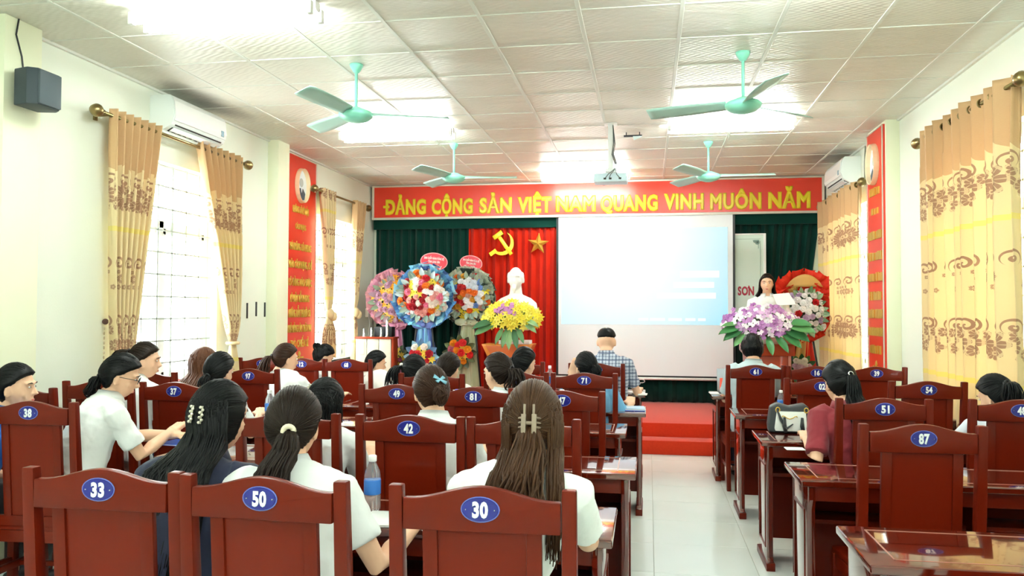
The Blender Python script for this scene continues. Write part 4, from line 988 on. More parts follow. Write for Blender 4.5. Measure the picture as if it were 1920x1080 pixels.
# spread arrangements on lectern and in front of the bust
def spread(name, label, cx, cy, cz, hw, hh, hd, kinds, n, leafc, leaves, seed, size=.035, accent=None, core='#46603c'):
    rn = random.Random(seed); t = thing(name, label, 'flower arrangement', (cx, cy, cz))
    MB().sphere((0, 0, 0), (hw * .8, hd * .7, hh * .75), 18, 10).obj('foam_core', mat('core_' + name, core, .9), t, smooth=True)
    g = PI * (3 - math.sqrt(5))
    for k in range(n):
        z = 1 - (k + .5) / n * 1.55; r = math.sqrt(max(0, 1 - z * z)); a = k * g
        d = V((r * math.cos(a), r * math.sin(a), z))
        if d.y > .45: continue
        kd, col = kinds[rn.randrange(len(kinds))]
        if accent and abs(d.x - accent[0]) < accent[2] and abs(d.z - accent[1]) < accent[3] and d.y < 0: kd, col = accent[4]
        s = size * rn.uniform(.85, 1.2)
        place(flower_mesh(kd, col), 'flower', t, (d.x * hw * rn.uniform(.85, 1.08), d.y * hd * rn.uniform(.9, 1.15), d.z * hh * rn.uniform(.85, 1.2)), (d.x + rn.uniform(-.4, .4), d.y - .7, d.z + rn.uniform(-.1, .6)), s, rn.uniform(0, 6))
    for (a, L_, sx, zz) in leaves:
        a = R(a); d = V((math.cos(a), -.45, math.sin(a)))
        place_dir(leaf_mesh(leafc[rn.randrange(len(leafc))]), 'leaf', t, (math.cos(a) * hw * .62, -hd * .55, math.sin(a) * hh * .4 + zz), d, (0, -.7, .7), L_, sx)
    return t
c_ = at(1428, 600, 9.3)
ORC = [('orchid', '#f4ecf2'), ('orchid', '#ffffff'), ('orchid', '#bf84c4'), ('orchid', '#a866b0'), ('orchid', '#e0b8e0'), ('orchid', '#c890cc')]
spread('orchid_arrangement', 'large arrangement of purple and white orchids with dark leaves on the lectern', c_.x, c_.y, 1.38, .40, .19, .22, ORC, 270, ['#2f6a3c', '#3f8048', '#5c9458'], [(200, .3, 1.0, 0), (213, .3, 1.1, 0), (228, .26, 1, -.02), (245, .26, 1, -.04), (262, .24, 1, -.05), (280, .24, 1, -.05), (300, .26, 1, -.04), (316, .3, 1.2, -.02), (328, .32, 1.3, .0), (340, .34, 1.3, .03), (350, .28, 1.2, .04), (190, .24, .8, .02)], 3, .042)
c_ = at(958, 600, 10.0)
spread('lily_arrangement', 'arrangement of yellow lilies with long striped leaves in front of the bust', c_.x, c_.y, 1.43, .35, .19, .2, [('lily', '#f2e63c'), ('lily', '#eee048'), ('lily', '#f6ee6a')], 150, ['#3a6a44', '#5c8a58', '#7aa06c'], [(205, .3, 1.1, 0), (215, .32, 1.2, -.02), (250, .26, .8, -.04), (262, .28, .8, -.05), (272, .3, .8, -.05), (284, .3, .8, -.05), (296, .26, .8, -.04), (322, .26, .9, 0), (332, .24, .9, .02)], 5, .052, accent=(-.15, .55, .35, .22, ('orchid', '#c88ac4')), core='#6a8438')
# ================================================================== people
def head_pt(d):                            # skull and jaw surface, local head frame: x right, y forward, z up, metres
    x, y, z = d.x * .075, d.y * .096, d.z * .118
    if z < 0:
        t = -z / .118
        x *= 1 - .34 * t ** 1.6
        if y < 0: y *= 1 - .5 * t ** 1.2
        else: y *= 1 - .12 * t
        y += .022 * t
    if d.y > .3 and -.35 < d.z < .5: y -= .006 * (1 - abs(d.z - .05))
    return V((x, y, z))
def head_mb(n=28, m=20):
    mb = MB(); vs = []
    for i in range(m + 1):
        t = PI * i / m
        for j in range(n):
            g = 2 * PI * j / n; vs.append(head_pt(V((math.sin(t) * math.cos(g), math.sin(t) * math.sin(g), math.cos(t)))))
    fs = [(i * n + j, (i + 1) * n + j, (i + 1) * n + (j + 1) % n, i * n + (j + 1) % n) for i in range(m) for j in range(n)]
    mb.add(vs, fs)
    mb.tube([(0, .088, .012), (0, .098, -.008), (0, .108, -.028), (0, .098, -.036)], [.006, .009, .0125, .006], 8)   # nose
    mb.sphere((-.011, .094, -.03), (.008, .009, .007), 8, 6).sphere((.011, .094, -.03), (.008, .009, .007), 8, 6)
    mb.sphere((0, .088, -.063), (.022, .009, .009), 10, 6)
    mb.tube([(-.052, .07, .026), (-.03, .088, .032), (0, .09, .026), (.03, .088, .032), (.052, .07, .026)], .007, 8)
    for s in (-1, 1):
        mb.sphere((s * .079, -.006, -.014), (.010, .019, .034), 8, 8, Matrix.Rotation(R(12 * s), 3, 'Z'))
        mb.sphere((s * .044, .056, -.03), (.018, .016, .020), 10, 8)
    return mb
def thr(y, pts):
    for (a, b), (c, d) in zip(pts, pts[1:]):
        if y <= c: return b + (d - b) * (y - a) / (c - a)
    return pts[-1][1]
HL = {'tied': [(-1, -.84), (-.62, -.66), (-.3, -.3), (-.1, .0), (.1, .1), (.45, .34), (.7, .52), (1, .62)],
      'long': [(-1, -.9), (-.4, -.85), (.0, -.6), (.2, -.1), (.5, .3), (.75, .5), (1, .58)],
      'short': [(-1, -.72), (-.4, -.6), (-.1, -.2), (.15, .0), (.3, .42), (.7, .6), (1, .66)],
      'flat': [(-1, .12), (-.4, .16), (-.1, .26), (.15, .3), (.3, .46), (.7, .6), (1, .66)]}
def hair_mats():
    r = {}
    for k, (a, b, c) in {'black': ('#0a0c0d', '#15191a', '#040505'), 'dark': ('#1a120d', '#33241a', '#0c0807'), 'brown': ('#2e1c12', '#4c3020', '#190e09'), 'chestnut': ('#50301e', '#70452c', '#2e1a10'), 'highlight': ('#291b12', '#714a2c', '#120b07')}.items():
        m, p = newmat('hair_' + k); v = coords(m, 'UV', (60, 1.5, 1)); f = noise(m, v, 1, 3, .7); f2 = noise(m, coords(m, 'UV', (9, 1, 1)), 1, 2)
        link(m, mixc(m, f2, mixc(m, f, c, a), mixc(m, f, a, b)), p.inputs['Base Color']); p.inputs['Roughness'].default_value = .42
        p.inputs['Specular IOR Level'].default_value = .16
        bump(m, p, f, .35, .003); r[k] = m
    return r
HAIR = hair_mats()
SKINS = {'a': mat('skin_light', '#ecc2a2', .55, c2='#e4b492', ns=6), 'b': mat('skin_tan', '#c08a62', .5, c2='#b27c56', ns=6)}
def cloth(name, c, c2=None, bs=.25): return mat(name, c, .85, c2=c2 or c, ns=9, bs=bs, bd=.02, bsc=14, sheen=.1)
CL = {'white': cloth('white_cotton_shirt', '#eef3f2'), 'navy': cloth('navy_cotton_shirt', '#1c2440', '#161c34'), 'blue': cloth('bright_blue_shirt', '#1f6fd0'), 'red': cloth('red_blouse', '#d8463c'),
      'maroon': cloth('dark_red_blouse', '#84202a', '#741a24'), 'lblue': cloth('light_blue_shirt', '#6fb0dc'), 'pale': cloth('pale_blue_white_shirt', '#dfe9f2'), 'black': cloth('black_trousers', '#16181c'), 'jeans': cloth('dark_blue_trousers', '#242c44'), 'cream': cloth('cream_blouse', '#eae8e0')}
def plaid():
    m, p = newmat('blue_grey_plaid_shirt'); x, y, z = xyz(m)
    a = ((x * 210).sin().gt(.55)) * .5; b = ((z * 210).sin().gt(.55)) * .5; c = ((x * 105 + .5).sin().gt(.7)) * .4; d = ((z * 105 + .5).sin().gt(.7)) * .4
    f = (a + b + c + d).min(1.0)
    link(m, mixc(m, f, '#b9c3d2', '#4c5a78'), p.inputs['Base Color']); p.inputs['Roughness'].default_value = .85; return m
CL['plaid'] = plaid()
PLAIN2 = mat('pale_plaid_collar', '#b8ccd0', .8); CL['plaid2'] = PLAIN2
EYE = mat('dark_eye', '#1c1512', .25); EYEW = mat('eye_white', '#eee8e2', .3); LIP = mat('lips', '#c05a58', .45); BROW = mat('eyebrow', '#2b211d', .7)
def ik(S, T_, l1, l2, pole):
    d = T_ - S; L_ = min(d.length, l1 + l2 - .005); d.normalize()
    a = (l1 * l1 - l2 * l2 + L_ * L_) / (2 * L_); hgt = math.sqrt(max(1e-6, l1 * l1 - a * a))
    p = V(pole); p = (p - d * p.dot(d)).normalized(); return S + d * a + p * hgt, S + d * L_
def rm(o, vox, it=4, disp=None):
    r = o.modifiers.new('union', 'REMESH'); r.mode = 'VOXEL'; r.voxel_size = vox; r.use_smooth_shade = True
    s = o.modifiers.new('smooth', 'SMOOTH'); s.factor = .5; s.iterations = it
    if disp:
        tx = bpy.data.textures.get('cloth_folds')
        if tx is None: tx = bpy.data.textures.new('cloth_folds', 'CLOUDS'); tx.noise_scale = .09; tx.noise_depth = 2
        d = o.modifiers.new('folds', 'DISPLACE'); d.texture = tx; d.strength = disp; d.mid_level = .5; d.texture_coords = 'GLOBAL'
    return o
def hand_mb(mb, W, d, nrm, side):          # wrist, pointing direction, palm normal(down), side: +1 right
    d = d.normalized(); nrm = (nrm - d * nrm.dot(d)).normalized(); x = d.cross(nrm) * side
    mb.obox(W + d * .045, [x, d, nrm], (.034, .045, .012))
    for k, (L_, ang) in enumerate(((.062, .10), (.072, .03), (.068, -.04), (.054, -.12))):
        b = W + d * .082 + x * (.029 - .0195 * k) * 1
        dd = (d + x * ang).normalized()
        mb.tube([b - d * .02, b + dd * L_ * .45 + nrm * .006, b + dd * L_ * .78 + nrm * .022, b + dd * L_ * .92 + nrm * .038], [.0088, .0082, .0075, .0062], 7)
    b = W + d * .02 + x * .028
    mb.tube([b, b + x * .022 + d * .025 + nrm * .008, b + x * .026 + d * .052 + nrm * .018], [.011, .0098, .0075], 7)
    mb.sphere(W + d * .01, (.026, .026, .022), 8, 6)
def person(label, head, hip, yaw=0, hyaw=0, pitch=0, hair='black', style='pony', shirt='white', pants='black', male=False, lh=None, rh=None, vox=.009, skin='a', stand=False, roll=0, sleeve=.75, extras=(), opt={}, floor=0, glasses=False, lean=0):
    """head: world top-of-head point; hip: world (x, y); yaw: body facing in degrees, 0 looks to the stage; lh/rh world hand targets"""
    t = thing('person', label, 'person', (hip[0], hip[1], floor), R(yaw))
    Rm = Matrix.Rotation(R(yaw), 3, 'Z'); Ri = Rm.transposed()
    loc = lambda p: Ri @ (V(p) - V((hip[0], hip[1], floor)))
    Hh = Matrix.Rotation(R(hyaw), 3, 'Z') @ Matrix.Rotation(R(-pitch), 3, 'X') @ Matrix.Rotation(R(roll), 3, 'Y')
    top = loc(head); hc = top - V((0, 0, .125)) + Hh @ V((0, 0, 0)); k = 1.06 if male else 1.0
    C7 = hc + V((0, 0, -.118 - (.02 if stand else 0))) + (Hh @ V((0, -.07 if not stand else -.03, 0))) * .8
    P0 = V((0, 0, .56)) if not stand else V((0, 0, .9))
    # torso
    mid = lambda a, b, s: a + (b - a) * s
    bow = V((0, -.02, 0))
    pts = [P0 + V((0, 0, -.12)), P0 + V((0, 0, -.04)), mid(P0, C7, .25) + bow, mid(P0, C7, .5) + bow * 1.5, mid(P0, C7, .72) + bow, mid(P0, C7, .88), mid(P0, C7, .95), C7 + V((0, .0, .0)), mid(C7, hc, .5) + V((0, .01, 0)), hc + V((0, .0, -.03))]
    A = [.14, .175, .145, .15, .165, .142, .09, .058, .05, .05]; B = [.11, .125, .10, .105, .108, .085, .065, .054, .05, .05]
    if male: A = [a * (1.12 if 2 < i < 7 else 1.05) for i, a in enumerate(A)]; B = [b * 1.06 for b in B]
    body = MB().loft(pts, (1, 0, 0), A, B, 20)
    hm = head_mb().xf(Matrix.Translation(hc) @ (Hh.to_4x4()) @ Matrix.Scale(k * .98, 4)); body.join(hm)
    sw = .165 * (1.12 if male else 1.0)
    spine = (C7 - P0).normalized(); arms = []
    xs = V((1, 0, 0))
    for s, tg in ((-1, lh), (1, rh)):
        S = mid(P0, C7, .83) + xs * (s * sw) + V((0, 0, .0))
        if tg is None: T_ = V((s * .12, .36, .80 if not stand else 1.15)) + V((S.x * .3, S.y * .5, 0))
        else: T_ = loc(tg)
        E, W = ik(S, T_, .27 * k, .235 * k, (s * .28, -.3, -.9) if tg is None or (loc(tg)).z < 1.0 else (s * .2, .1, -1))
        arms.append((s, S, E, W)); d = (W - E).normalized()
        body.tube([mid(S, E, -.12) - xs * s * .03, S, mid(S, E, .5), E, mid(E, W, .35), mid(E, W, .98)], [.035, .05, .041, .036, .036, .024], 12)
        hand_mb(body, W, d + V((-s * .15, .1, -.05)), V((0, 0, -1)) if abs(d.z) < .7 else V((0, .7, -.3)), s)
    # legs
    legs = []
    for s in (-1, 1):
        if not stand: hp, kn, an, to = V((s * .085, .03, .535)), V((s * .11, .42, .51)), V((s * .11, .40, .07)), V((s * .12, .54, .03))
        else: hp, kn, an, to = V((s * .09, 0, .88)), V((s * .09, .01, .48)), V((s * .09, 0, .08)), V((s * .1, .13, .03))
        legs.append((hp, kn, an, to))
        body.tube([hp, mid(hp, kn, .5), kn, mid(kn, an, .3), an, an - V((0, 0, .02))], [.075, .065, .05, .046, .03, .03], 12)
    rm(body.obj('body', SKINS[skin], t), vox, 3)
    # shirt: inflated torso with sleeves and a hem
    sh = MB(); g = .014
    sp = [P0 + V((0, 0, -.10)), P0 + V((0, 0, -.03))] + pts[2:7] + [mid(pts[6], pts[7], .75)]
    sh.loft(sp, (1, 0, 0), [A[0] + .03, A[1] + .022, A[2] + .026, A[3] + .02, A[4] + g, A[5] + g, A[6] + .02, A[7] + .016], [B[0] + .03, B[1] + .02, B[2] + .028, B[3] + .022, B[4] + g, B[5] + g, B[6] + .018, B[7] + .014], 22)
    for s, S, E, W in arms:
        e = mid(S, E, sleeve) if sleeve <= 1 else mid(E, W, (sleeve - 1))
        path = [mid(S, E, -.15) - xs * s * .05, S + xs * s * .002, mid(S, E, .35)] + ([e] if sleeve <= 1 else [E, e])
        sh.tube(path, [.05, .066, .06] + ([.062] if sleeve <= 1 else [.05, .036]), 14)
    if lean: pass
    so = rm(sh.obj('shirt', CL[shirt], t), max(.008, vox * 1.1), 5, .02)
    # collar
    cm = MB(); cc = mid(pts[6], pts[7], .9); n = 20; ax = spine
    for lay, (r0, zz) in enumerate(((.066, -.012), (.062, .018))): pass
    ring = []
    for q in range(n + 1):
        a = PI / 2 + .35 + (2 * PI - .7) * q / n
        ring.append(V((math.cos(a) * .070, math.sin(a) * .066, 0)))
    rt3 = V((0, 0, 1)).rotation_difference(mid(V((0, 0, 1)), spine, .6).normalized()).to_matrix()
    vs = []
    for p_ in ring: vs += [cc + rt3 @ (p_ + V((0, 0, -.012))), cc + rt3 @ (p_ * .97 + V((0, 0, .026))), cc + rt3 @ (p_ * 1.30 + V((0, 0, -.022)))]
    fs = []
    for q in range(n): fs += [(q * 3, q * 3 + 3, q * 3 + 4, q * 3 + 1), (q * 3 + 1, q * 3 + 4, q * 3 + 5, q * 3 + 2)]
    co = cm.add(vs, fs).obj('collar', CL[shirt], t, smooth=True); co.modifiers.new('t', 'SOLIDIFY').thickness = .004
    # trousers and shoes
    for (hp, kn, an, to), s in zip(legs, (-1, 1)):
        MB().tube([hp + V((0, -.05 if not stand else 0, .01)), mid(hp, kn, .5), kn, mid(kn, an, .08) + V((0, .0, 0)), mid(kn, an, .5), an + V((0, 0, .03))], [.098, .08, .064, .062, .055, .045], 14).obj('trouser_leg', CL[pants], t, smooth=True)
        MB().sphere(mid(an, to, .45) - V((0, 0, .015)), (.042, .125, .034), 12, 8).obj('shoe', DARK, t, smooth=True)
    # face parts
    HM = Matrix.Translation(hc) @ Hh.to_4x4() @ Matrix.Scale(k * .98, 4)
    def hobj(mb, nm, m, par=None, **kw):
        mb.xf(HM); return mb.obj(nm, m, par or t, **kw)
    for s in (-1, 1):
        hobj(MB().sphere((s * .031, .0845, .008), (.0135, .006, .0055), 10, 6), 'eye', EYEW, smooth=True)
        hobj(MB().sphere((s * .031, .0872, .008), (.006, .0045, .0055), 8, 6), 'iris', EYE, smooth=True)
        hobj(MB().tube([(s * .016, .0935, .026), (s * .032, .0945, .031), (s * .05, .082, .026)], [.002, .0035, .0015], 6), 'eyebrow', BROW, smooth=True)
    hobj(MB().sphere((0, .0915, -.0605), (.019, .0055, .0035), 10, 6).sphere((0, .0912, -.066), (.015, .0055, .004), 10, 6), 'lips', LIP, smooth=True)
    if glasses:
        gm = MB()
        for s in (-1, 1):
            gm.tube([(s * .034 + .024 * math.cos(a), .102, .006 + .018 * math.sin(a)) for a in [q * PI / 8 for q in range(17)]], .0016, 6)
            gm.tube([(s * .058, .1, .01), (s * .078, .05, .008), (s * .082, -.005, .004)], .0016, 6)
        gm.tube([(-.01, .102, .01), (.01, .102, .01)], .0016, 6); hobj(gm, 'glasses', DARK, smooth=True)
    # hair
    st = HL['short' if style == 'short' else 'flat' if style == 'flat' else 'long' if style in ('long', 'longfront', 'clip_long') else 'tied']
    tie = V(opt.get('tie', (0, -1, .05))).normalized(); nn, mm = (72, 48) if vox < .007 else (44, 30)
    th = opt.get('thick', .012 if style in ('short',) else .008 if style == 'flat' else .020)
    tq = tie.to_track_quat('Z', 'Y').to_matrix().transposed()
    mb = MB(); rn = random.Random(len(label) * 7 + int(head[0] * 100))
    phs = [rn.uniform(0, 6) for _ in range(3)]
    def hp_(u, v):
        tt = PI * v; gg = 2 * PI * u
        # sphere parametrised around the tie direction so UVs run along the combed strands
        l_ = V((math.sin(tt) * math.cos(gg), math.sin(tt) * math.sin(gg), math.cos(tt)))
        d = tq.transposed() @ l_
        thv = thr(d.y, st); m_ = min(1, max(0, (d.z - thv) / .10)); m_ = m_ * m_ * (3 - 2 * m_)
        if style not in ('short', 'flat'):
            gr = .0008 * math.sin(gg * 34 + phs[0]) + .0012 * math.sin(gg * 9 + phs[1] + tt)
            part = opt.get('twist')
            if part: gr += part * abs(math.sin(gg * 3)) * math.sin(tt)
        else: gr = .001 * math.sin(gg * 40) * math.sin(tt * 23)
        off = -.016 + m_ * (.016 + th + gr * 1.0)
        q_ = head_pt(d) + d * off
        if style == 'flat' and d.z > .2:
            e_ = 1 + .42 * (d.z - .2); q_.x *= e_; q_.y *= e_; q_.z = min(q_.z, .122)
        return q_
    mb.grid(hp_, nn, mm)
    hairo = hobj(mb, 'hair', HAIR[hair], smooth=True)
    hw = lambda p: HM @ V(p)
    slope = (C7.y - P0.y) / max(.1, C7.z - P0.z)
    def back(z, g=.125): return C7.y - g + min(0, z - C7.z) * slope if z < C7.z + .02 else 9
    tp = head_pt(tie) + tie * (th + .004)
    def locks(ml, name='hair_locks'):
        m2 = MB(); m2.uv = {}
        for path, rr in ml:
            n0 = len(m2.v); m2.tube(path, rr, 5)
            kk = len(path); uo = rn.random()
            for i in range(kk):
                for j in range(5): m2.uv[n0 + i * 5 + j] = (uo + j * .02, i / kk)
        return m2.obj(name, HAIR[hair], t, smooth=True)
    ns = opt.get('strands', 520 if vox < .007 else 150); sr = .0017 if vox < .007 else .003; ml = []
    crown = V((0, .15, 1)).normalized()
    for q in range(0 if style == 'flat' else ns):
        for _ in range(20):
            d0 = V((rn.gauss(0, 1), rn.gauss(0, 1), rn.gauss(0, 1))).normalized()
            if d0.z > thr(d0.y, st) + .07: break
        else: continue
        if style in ('short', 'flat'):
            tgt = (d0 + V((0, -.05, -.25)) + V((rn.uniform(-.1, .1), 0, 0))).normalized(); e1 = 1
        elif style in ('long', 'longfront'):
            tgt = (V((math.copysign(1, d0.x) * (1 if d0.y > -.2 else abs(d0.x)), min(d0.y, 0) - .12, -.45))).normalized(); e1 = 1
        else: tgt = tie; e1 = .96
        ang = d0.angle(tgt, 0)
        if ang < .1 or ang > 2.6: continue
        path = []; sd = rn.uniform(.0, .0035); ph_ = rn.uniform(0, 6); k_ = 8
        for i in range(k_):
            s = e1 * i / (k_ - 1); d = (d0 * math.sin((1 - s) * ang) + tgt * math.sin(s * ang)) / math.sin(ang)
            if d.y > -.3 and d.z < thr(d.y, st) + .03: break
            path.append(hw(head_pt(d) + d * (th - .0015 + sd * math.sin(PI * min(1, s + .05)) + .0006 * math.sin(s * 9 + ph_))))
        if len(path) > 3: ml.append((path, ([sr * .5] + [sr] * (len(path) - 2) + [sr * .5])))
    locks(ml, 'hair_strands')
    if style in ('pony', 'claw', 'twist'):
        L_ = opt.get('len', .26); wd = opt.get('w', .03); nl = opt.get('n', 60 if vox < .007 else 26); sway = opt.get('sway', (0, 0)); curl = opt.get('curl', .004); ml = []
        T0 = hw(tp); dn = (Hh @ tie); dn.z = max(dn.z, -.1); out = opt.get('out', .05)
        for q in range(nl):
            a = q * 2.4; r_ = math.sqrt((q + .5) / nl); kx, ky = math.cos(a) * r_, math.sin(a) * r_; path = []; rr = []; Lq = L_ * rn.uniform(.8, 1.04); pc = rn.uniform(0, 6); cf = rn.uniform(5, 10)
            for i in range(9):
                s = i / 8; spread_ = wd * (.28 + 1.0 * math.sin(PI * min(1, s * .62 + .05)) ** 1.0) * (1 if s < .75 else 1 - (s - .75) * opt.get('taper', 1.6))
                cpt = T0 + dn * (out * math.sin(min(1, s * 2.2) * PI / 2)) + V((sway[0] * s * s, sway[1] * s * s, -Lq * s ** 1.15 + .012 * math.sin(min(1, s * 3) * PI)))
                if L_ > .27: cpt.y = min(cpt.y, back(cpt.z, .185 if opt.get('sides') else .150))
                path.append(cpt + V((kx * spread_ + curl * math.sin(s * cf + pc) * s * 2, ky * spread_ * .55 + curl * math.cos(s * cf + pc) * s * 2, 0)))
                rr.append((.0052 if nl < 40 else .0034) * (1 - .75 * s ** 2) * (wd / .03) ** .5)
            ml.append((path, rr))
        locks(ml, 'ponytail')
    if style in ('pony',) and opt.get('band', True):
        bc = CAPM if opt.get('band') == 'white' else DARK
        q = tie.to_track_quat('Z', 'Y').to_matrix(); R0 = opt.get('band_r', .017)
        rg = MB().tube([tp + tie * .006 + q @ V((R0 * math.cos(a), R0 * math.sin(a), 0)) for a in [i * PI / 8 for i in range(17)]], .009 if opt.get('band') == 'white' else .005, 8)
        hobj(rg, 'hair_tie', mat('cream_scrunchie', '#ece2c8', .8) if opt.get('band') == 'white' else bc, smooth=True)
    if style == 'bun':
        bm_ = MB(); bc_ = tp + tie * .02
        bm_.sphere(bc_, (.038, .032, .048), 14, 10)
        for q in range(34):
            n1 = V((rn.gauss(0, 1), rn.gauss(0, .5), rn.gauss(0, .6))).normalized(); n2 = n1.orthogonal().normalized(); n3 = n1.cross(n2); a0_ = rn.uniform(0, 6); sp__ = rn.uniform(1.5, 3.5)
            bm_.tube([bc_ + V((.040 * w_.x, .034 * w_.y, .050 * w_.z)) * (1 + .04 * math.sin(i)) for i, w_ in [(i, (n2 * math.cos(a0_ + sp__ * i / 8) + n3 * math.sin(a0_ + sp__ * i / 8))) for i in range(9)]], [.001, .003, .0045, .005, .005, .005, .0045, .003, .001], 6); bm_.uv = {i: (i * .013 % 1, .5) for i in range(len(bm_.v))}
        hobj(bm_, 'hair_bun', HAIR[hair], smooth=True)
    if style in ('long', 'longfront', 'clip_long') or opt.get('sides'):
        L_ = opt.get('len', .32); ml = []; nl = opt.get('nl', 330 if vox < .007 else 80); a0, a1 = opt.get('arc', (R(172), R(368)))
        bodyback = C7
        for q in range(nl):
            a = a0 + (a1 - a0) * (q + .5) / nl + rn.uniform(-.02, .02)
            if opt.get('sides') and R(232) < a < R(308): continue
            e = rn.uniform(-.3, .55); d = V((math.cos(a) * math.cos(e), math.sin(a) * math.cos(e), math.sin(e))); st0 = hw(head_pt(d) + d * (th + .002)); Lq = L_ * rn.uniform(.82, 1.05)
            ww = Hh @ V((math.cos(a), math.sin(a), 0)); path = []; rr = []; pc = rn.uniform(0, 6)
            zb = hc.z - .05; rad = V((ww.x * .098, ww.y * .115, 0))
            for i in range(10):
                s = i / 9; z = st0.z - (Lq + (st0.z - hc.z)) * s
                f = min(1, max(0, (hc.z + .02 - z) / .14)); f2 = min(1, max(0, (zb - z) / .10))
                base = V((hc.x, hc.y, z)) + rad * (1 - .12 * f)
                sp_ = V((hc.x + ww.x * (.115 + opt.get('spread', 0) * max(0, -ww.x)), min(back(z, opt.get('g', .150) + .03 * ((q * 7) % 5) / 5), hc.y + ww.y * .13) if ww.y < .2 else hc.y + .02, z))
                tgt = base.lerp(sp_, f2 * .9); p_ = V((st0.x, st0.y, z)).lerp(tgt, f)
                path.append(p_ + V((.006 * math.sin(s * 7 + pc) * s, .005 * math.cos(s * 6 + pc) * s, 0))); rr.append((.0040 if vox < .007 else .005) * (1 - .6 * s * s) * (1 if vox < .007 else 1.5))
            ml.append((path, rr))
        locks(ml)
    if style in ('pony', 'bun', 'clip_long', 'claw') and opt.get('wisps', True) and vox < .007:
        ml = []
        for q in range(14):
            a = rn.uniform(PI * 1.3, PI * 1.7); d = V((math.cos(a) * .8, math.sin(a), -.55)).normalized(); p0 = hw(head_pt(d) + d * .004)
            ml.append(([p0, p0 + V((rn.uniform(-.01, .01), -.008, -.03)), p0 + V((rn.uniform(-.015, .015), -.004, -.055))], [.0015, .001, .0004]))
        locks(ml, 'loose_strands')
    for ex in extras:
        kind, d, c_, s_ = ex; d = V(d).normalized(); pt = head_pt(d) + d * (th + (.006 if style == 'clip_long' else .007)); q = d.to_track_quat('Z', 'Y').to_matrix()
        if kind == 'pearl':
            e = MB()
            for i in range(7): e.sphere(pt + q @ V(((i % 2) * .009 - .004, (i - 3) * .0085, .003)), .0055, 8, 6)
            e.tube([pt + q @ V((0, -.03, -.002)), pt + q @ V((0, .03, -.002))], .003, 6); hobj(e, 'hair_clip', mat('pearl_clip', '#e0dccb', .2, metal=.3) if not bpy.data.materials.get('pearl_clip') else bpy.data.materials['pearl_clip'], smooth=True)
        if kind == 'bow':
            e = MB().tube([pt + q @ V((-.03, .02, .0)), pt, pt + q @ V((.03, -.02, 0))], [.014, .006, .014], 8, flat=.4).tube([pt + q @ V((-.022, -.012, .002)), pt, pt + q @ V((.022, .012, .002))], [.011, .005, .011], 8, flat=.4)
            hobj(e, 'hair_clip', mat('pale_blue_satin', '#86c0d8', .25, metal=.2), smooth=True)
        if kind == 'claw':
            e = MB()
            for sx in (-1, 1):
                e.obox(pt + q @ V((sx * .016, -.008, .012)), [q @ X, q @ Y, q @ Z], (.007, .03, .009))
                e.obox(pt + q @ V((sx * .014, .032, .008)), [q @ X, q @ Y, q @ Z], (.0035, .02, .004))
                for i in range(4): e.tube([pt + q @ V((sx * .016, -.03 + i * .014, .01)), pt + q @ V((sx * .03, -.032 + i * .014, .0)), pt + q @ V((sx * .034, -.032 + i * .014, -.012))], [.004, .0035, .002], 6)
            e.tube([pt + q @ V((-.016, -.005, .012)), pt + q @ V((.016, -.005, .012))], .006, 8)
            hobj(e, 'hair_clip', mat('taupe_plastic_claw', '#8c7c6c', .35), bevel=.001)
        if kind == 'ball': hobj(MB().sphere(pt, (.017, .017, .014), 10, 6), 'hair_tie', mat('white_scrunchie', '#ece8de', .9), smooth=True)
        if kind == 'ring': hobj(MB().tube([pt + q @ V((.014 * math.cos(a), .014 * math.sin(a), .003)) for a in [i * PI / 6 for i in range(13)]], .004, 6), 'hair_tie', CHROME, smooth=True)
    return t
def P(px, py, y): return tuple(at(px, py, y))
def dk(px, py, z=.79): return tuple(onpx(px, py, z))
# bust
BW = mat('white_plaster', '#f2f4f0', .55)
b_ = at(967, 501, 10.22)
bt = thing('bust_statue', 'white plaster bust of a balding bearded man on the flower-topped pedestal', 'statue', (b_.x, 10.22, 1.10))
zt = b_.z - 1.10; K = 1.28; hcz = zt - .118 * K
m_ = head_mb().xf(Matrix.Translation((0, 0, hcz)) @ Matrix.Rotation(PI, 4, 'Z') @ Matrix.Scale(K, 4))
m_.tube([(0, -.11, hcz - .085), (0, -.13, hcz - .13), (0, -.12, hcz - .19)], [.03, .03, .008], 10)
m_.tube([(-.03, -.125, hcz - .06), (0, -.135, hcz - .055), (.03, -.125, hcz - .06)], [.006, .012, .006], 8)
for s in (-1, 1): m_.sphere((s * .085, .0, hcz + .03), (.025, .07, .06), 10, 8)
m_.loft([(0, .02, hcz - .06), (0, .02, hcz - .2), (0, .02, hcz - .25), (0, .02, hcz - .31), (0, .01, hcz - .40), (0, 0, hcz - .52), (0, 0, hcz - .6), (0, 0, hcz - .66)], (1, 0, 0), [.068, .085, .20, .27, .29, .285, .26, .18], [.07, .08, .11, .13, .14, .14, .13, .1], 24)
rm(m_.obj('bust_body', BW, bt), .009, 4)
for s in (-1, 1):
    MB().add([(0, -.075, hcz - .19), (s * .045, -.09, hcz - .215), (s * .075, -.125, hcz - .30), (s * .005, -.15, hcz - .33), (0, -.085, hcz - .2), (s * .04, -.1, hcz - .225), (s * .07, -.135, hcz - .3), (s * .005, -.16, hcz - .33)], [(0, 1, 2, 3), (7, 6, 5, 4), (0, 4, 5, 1), (1, 5, 6, 2), (2, 6, 7, 3), (3, 7, 4, 0)]).obj('coat_collar', BW, bt)
MB().box(-.2, .2, -.12, .12, 0, .05).obj('bust_base', BW, bt, bevel=.01)

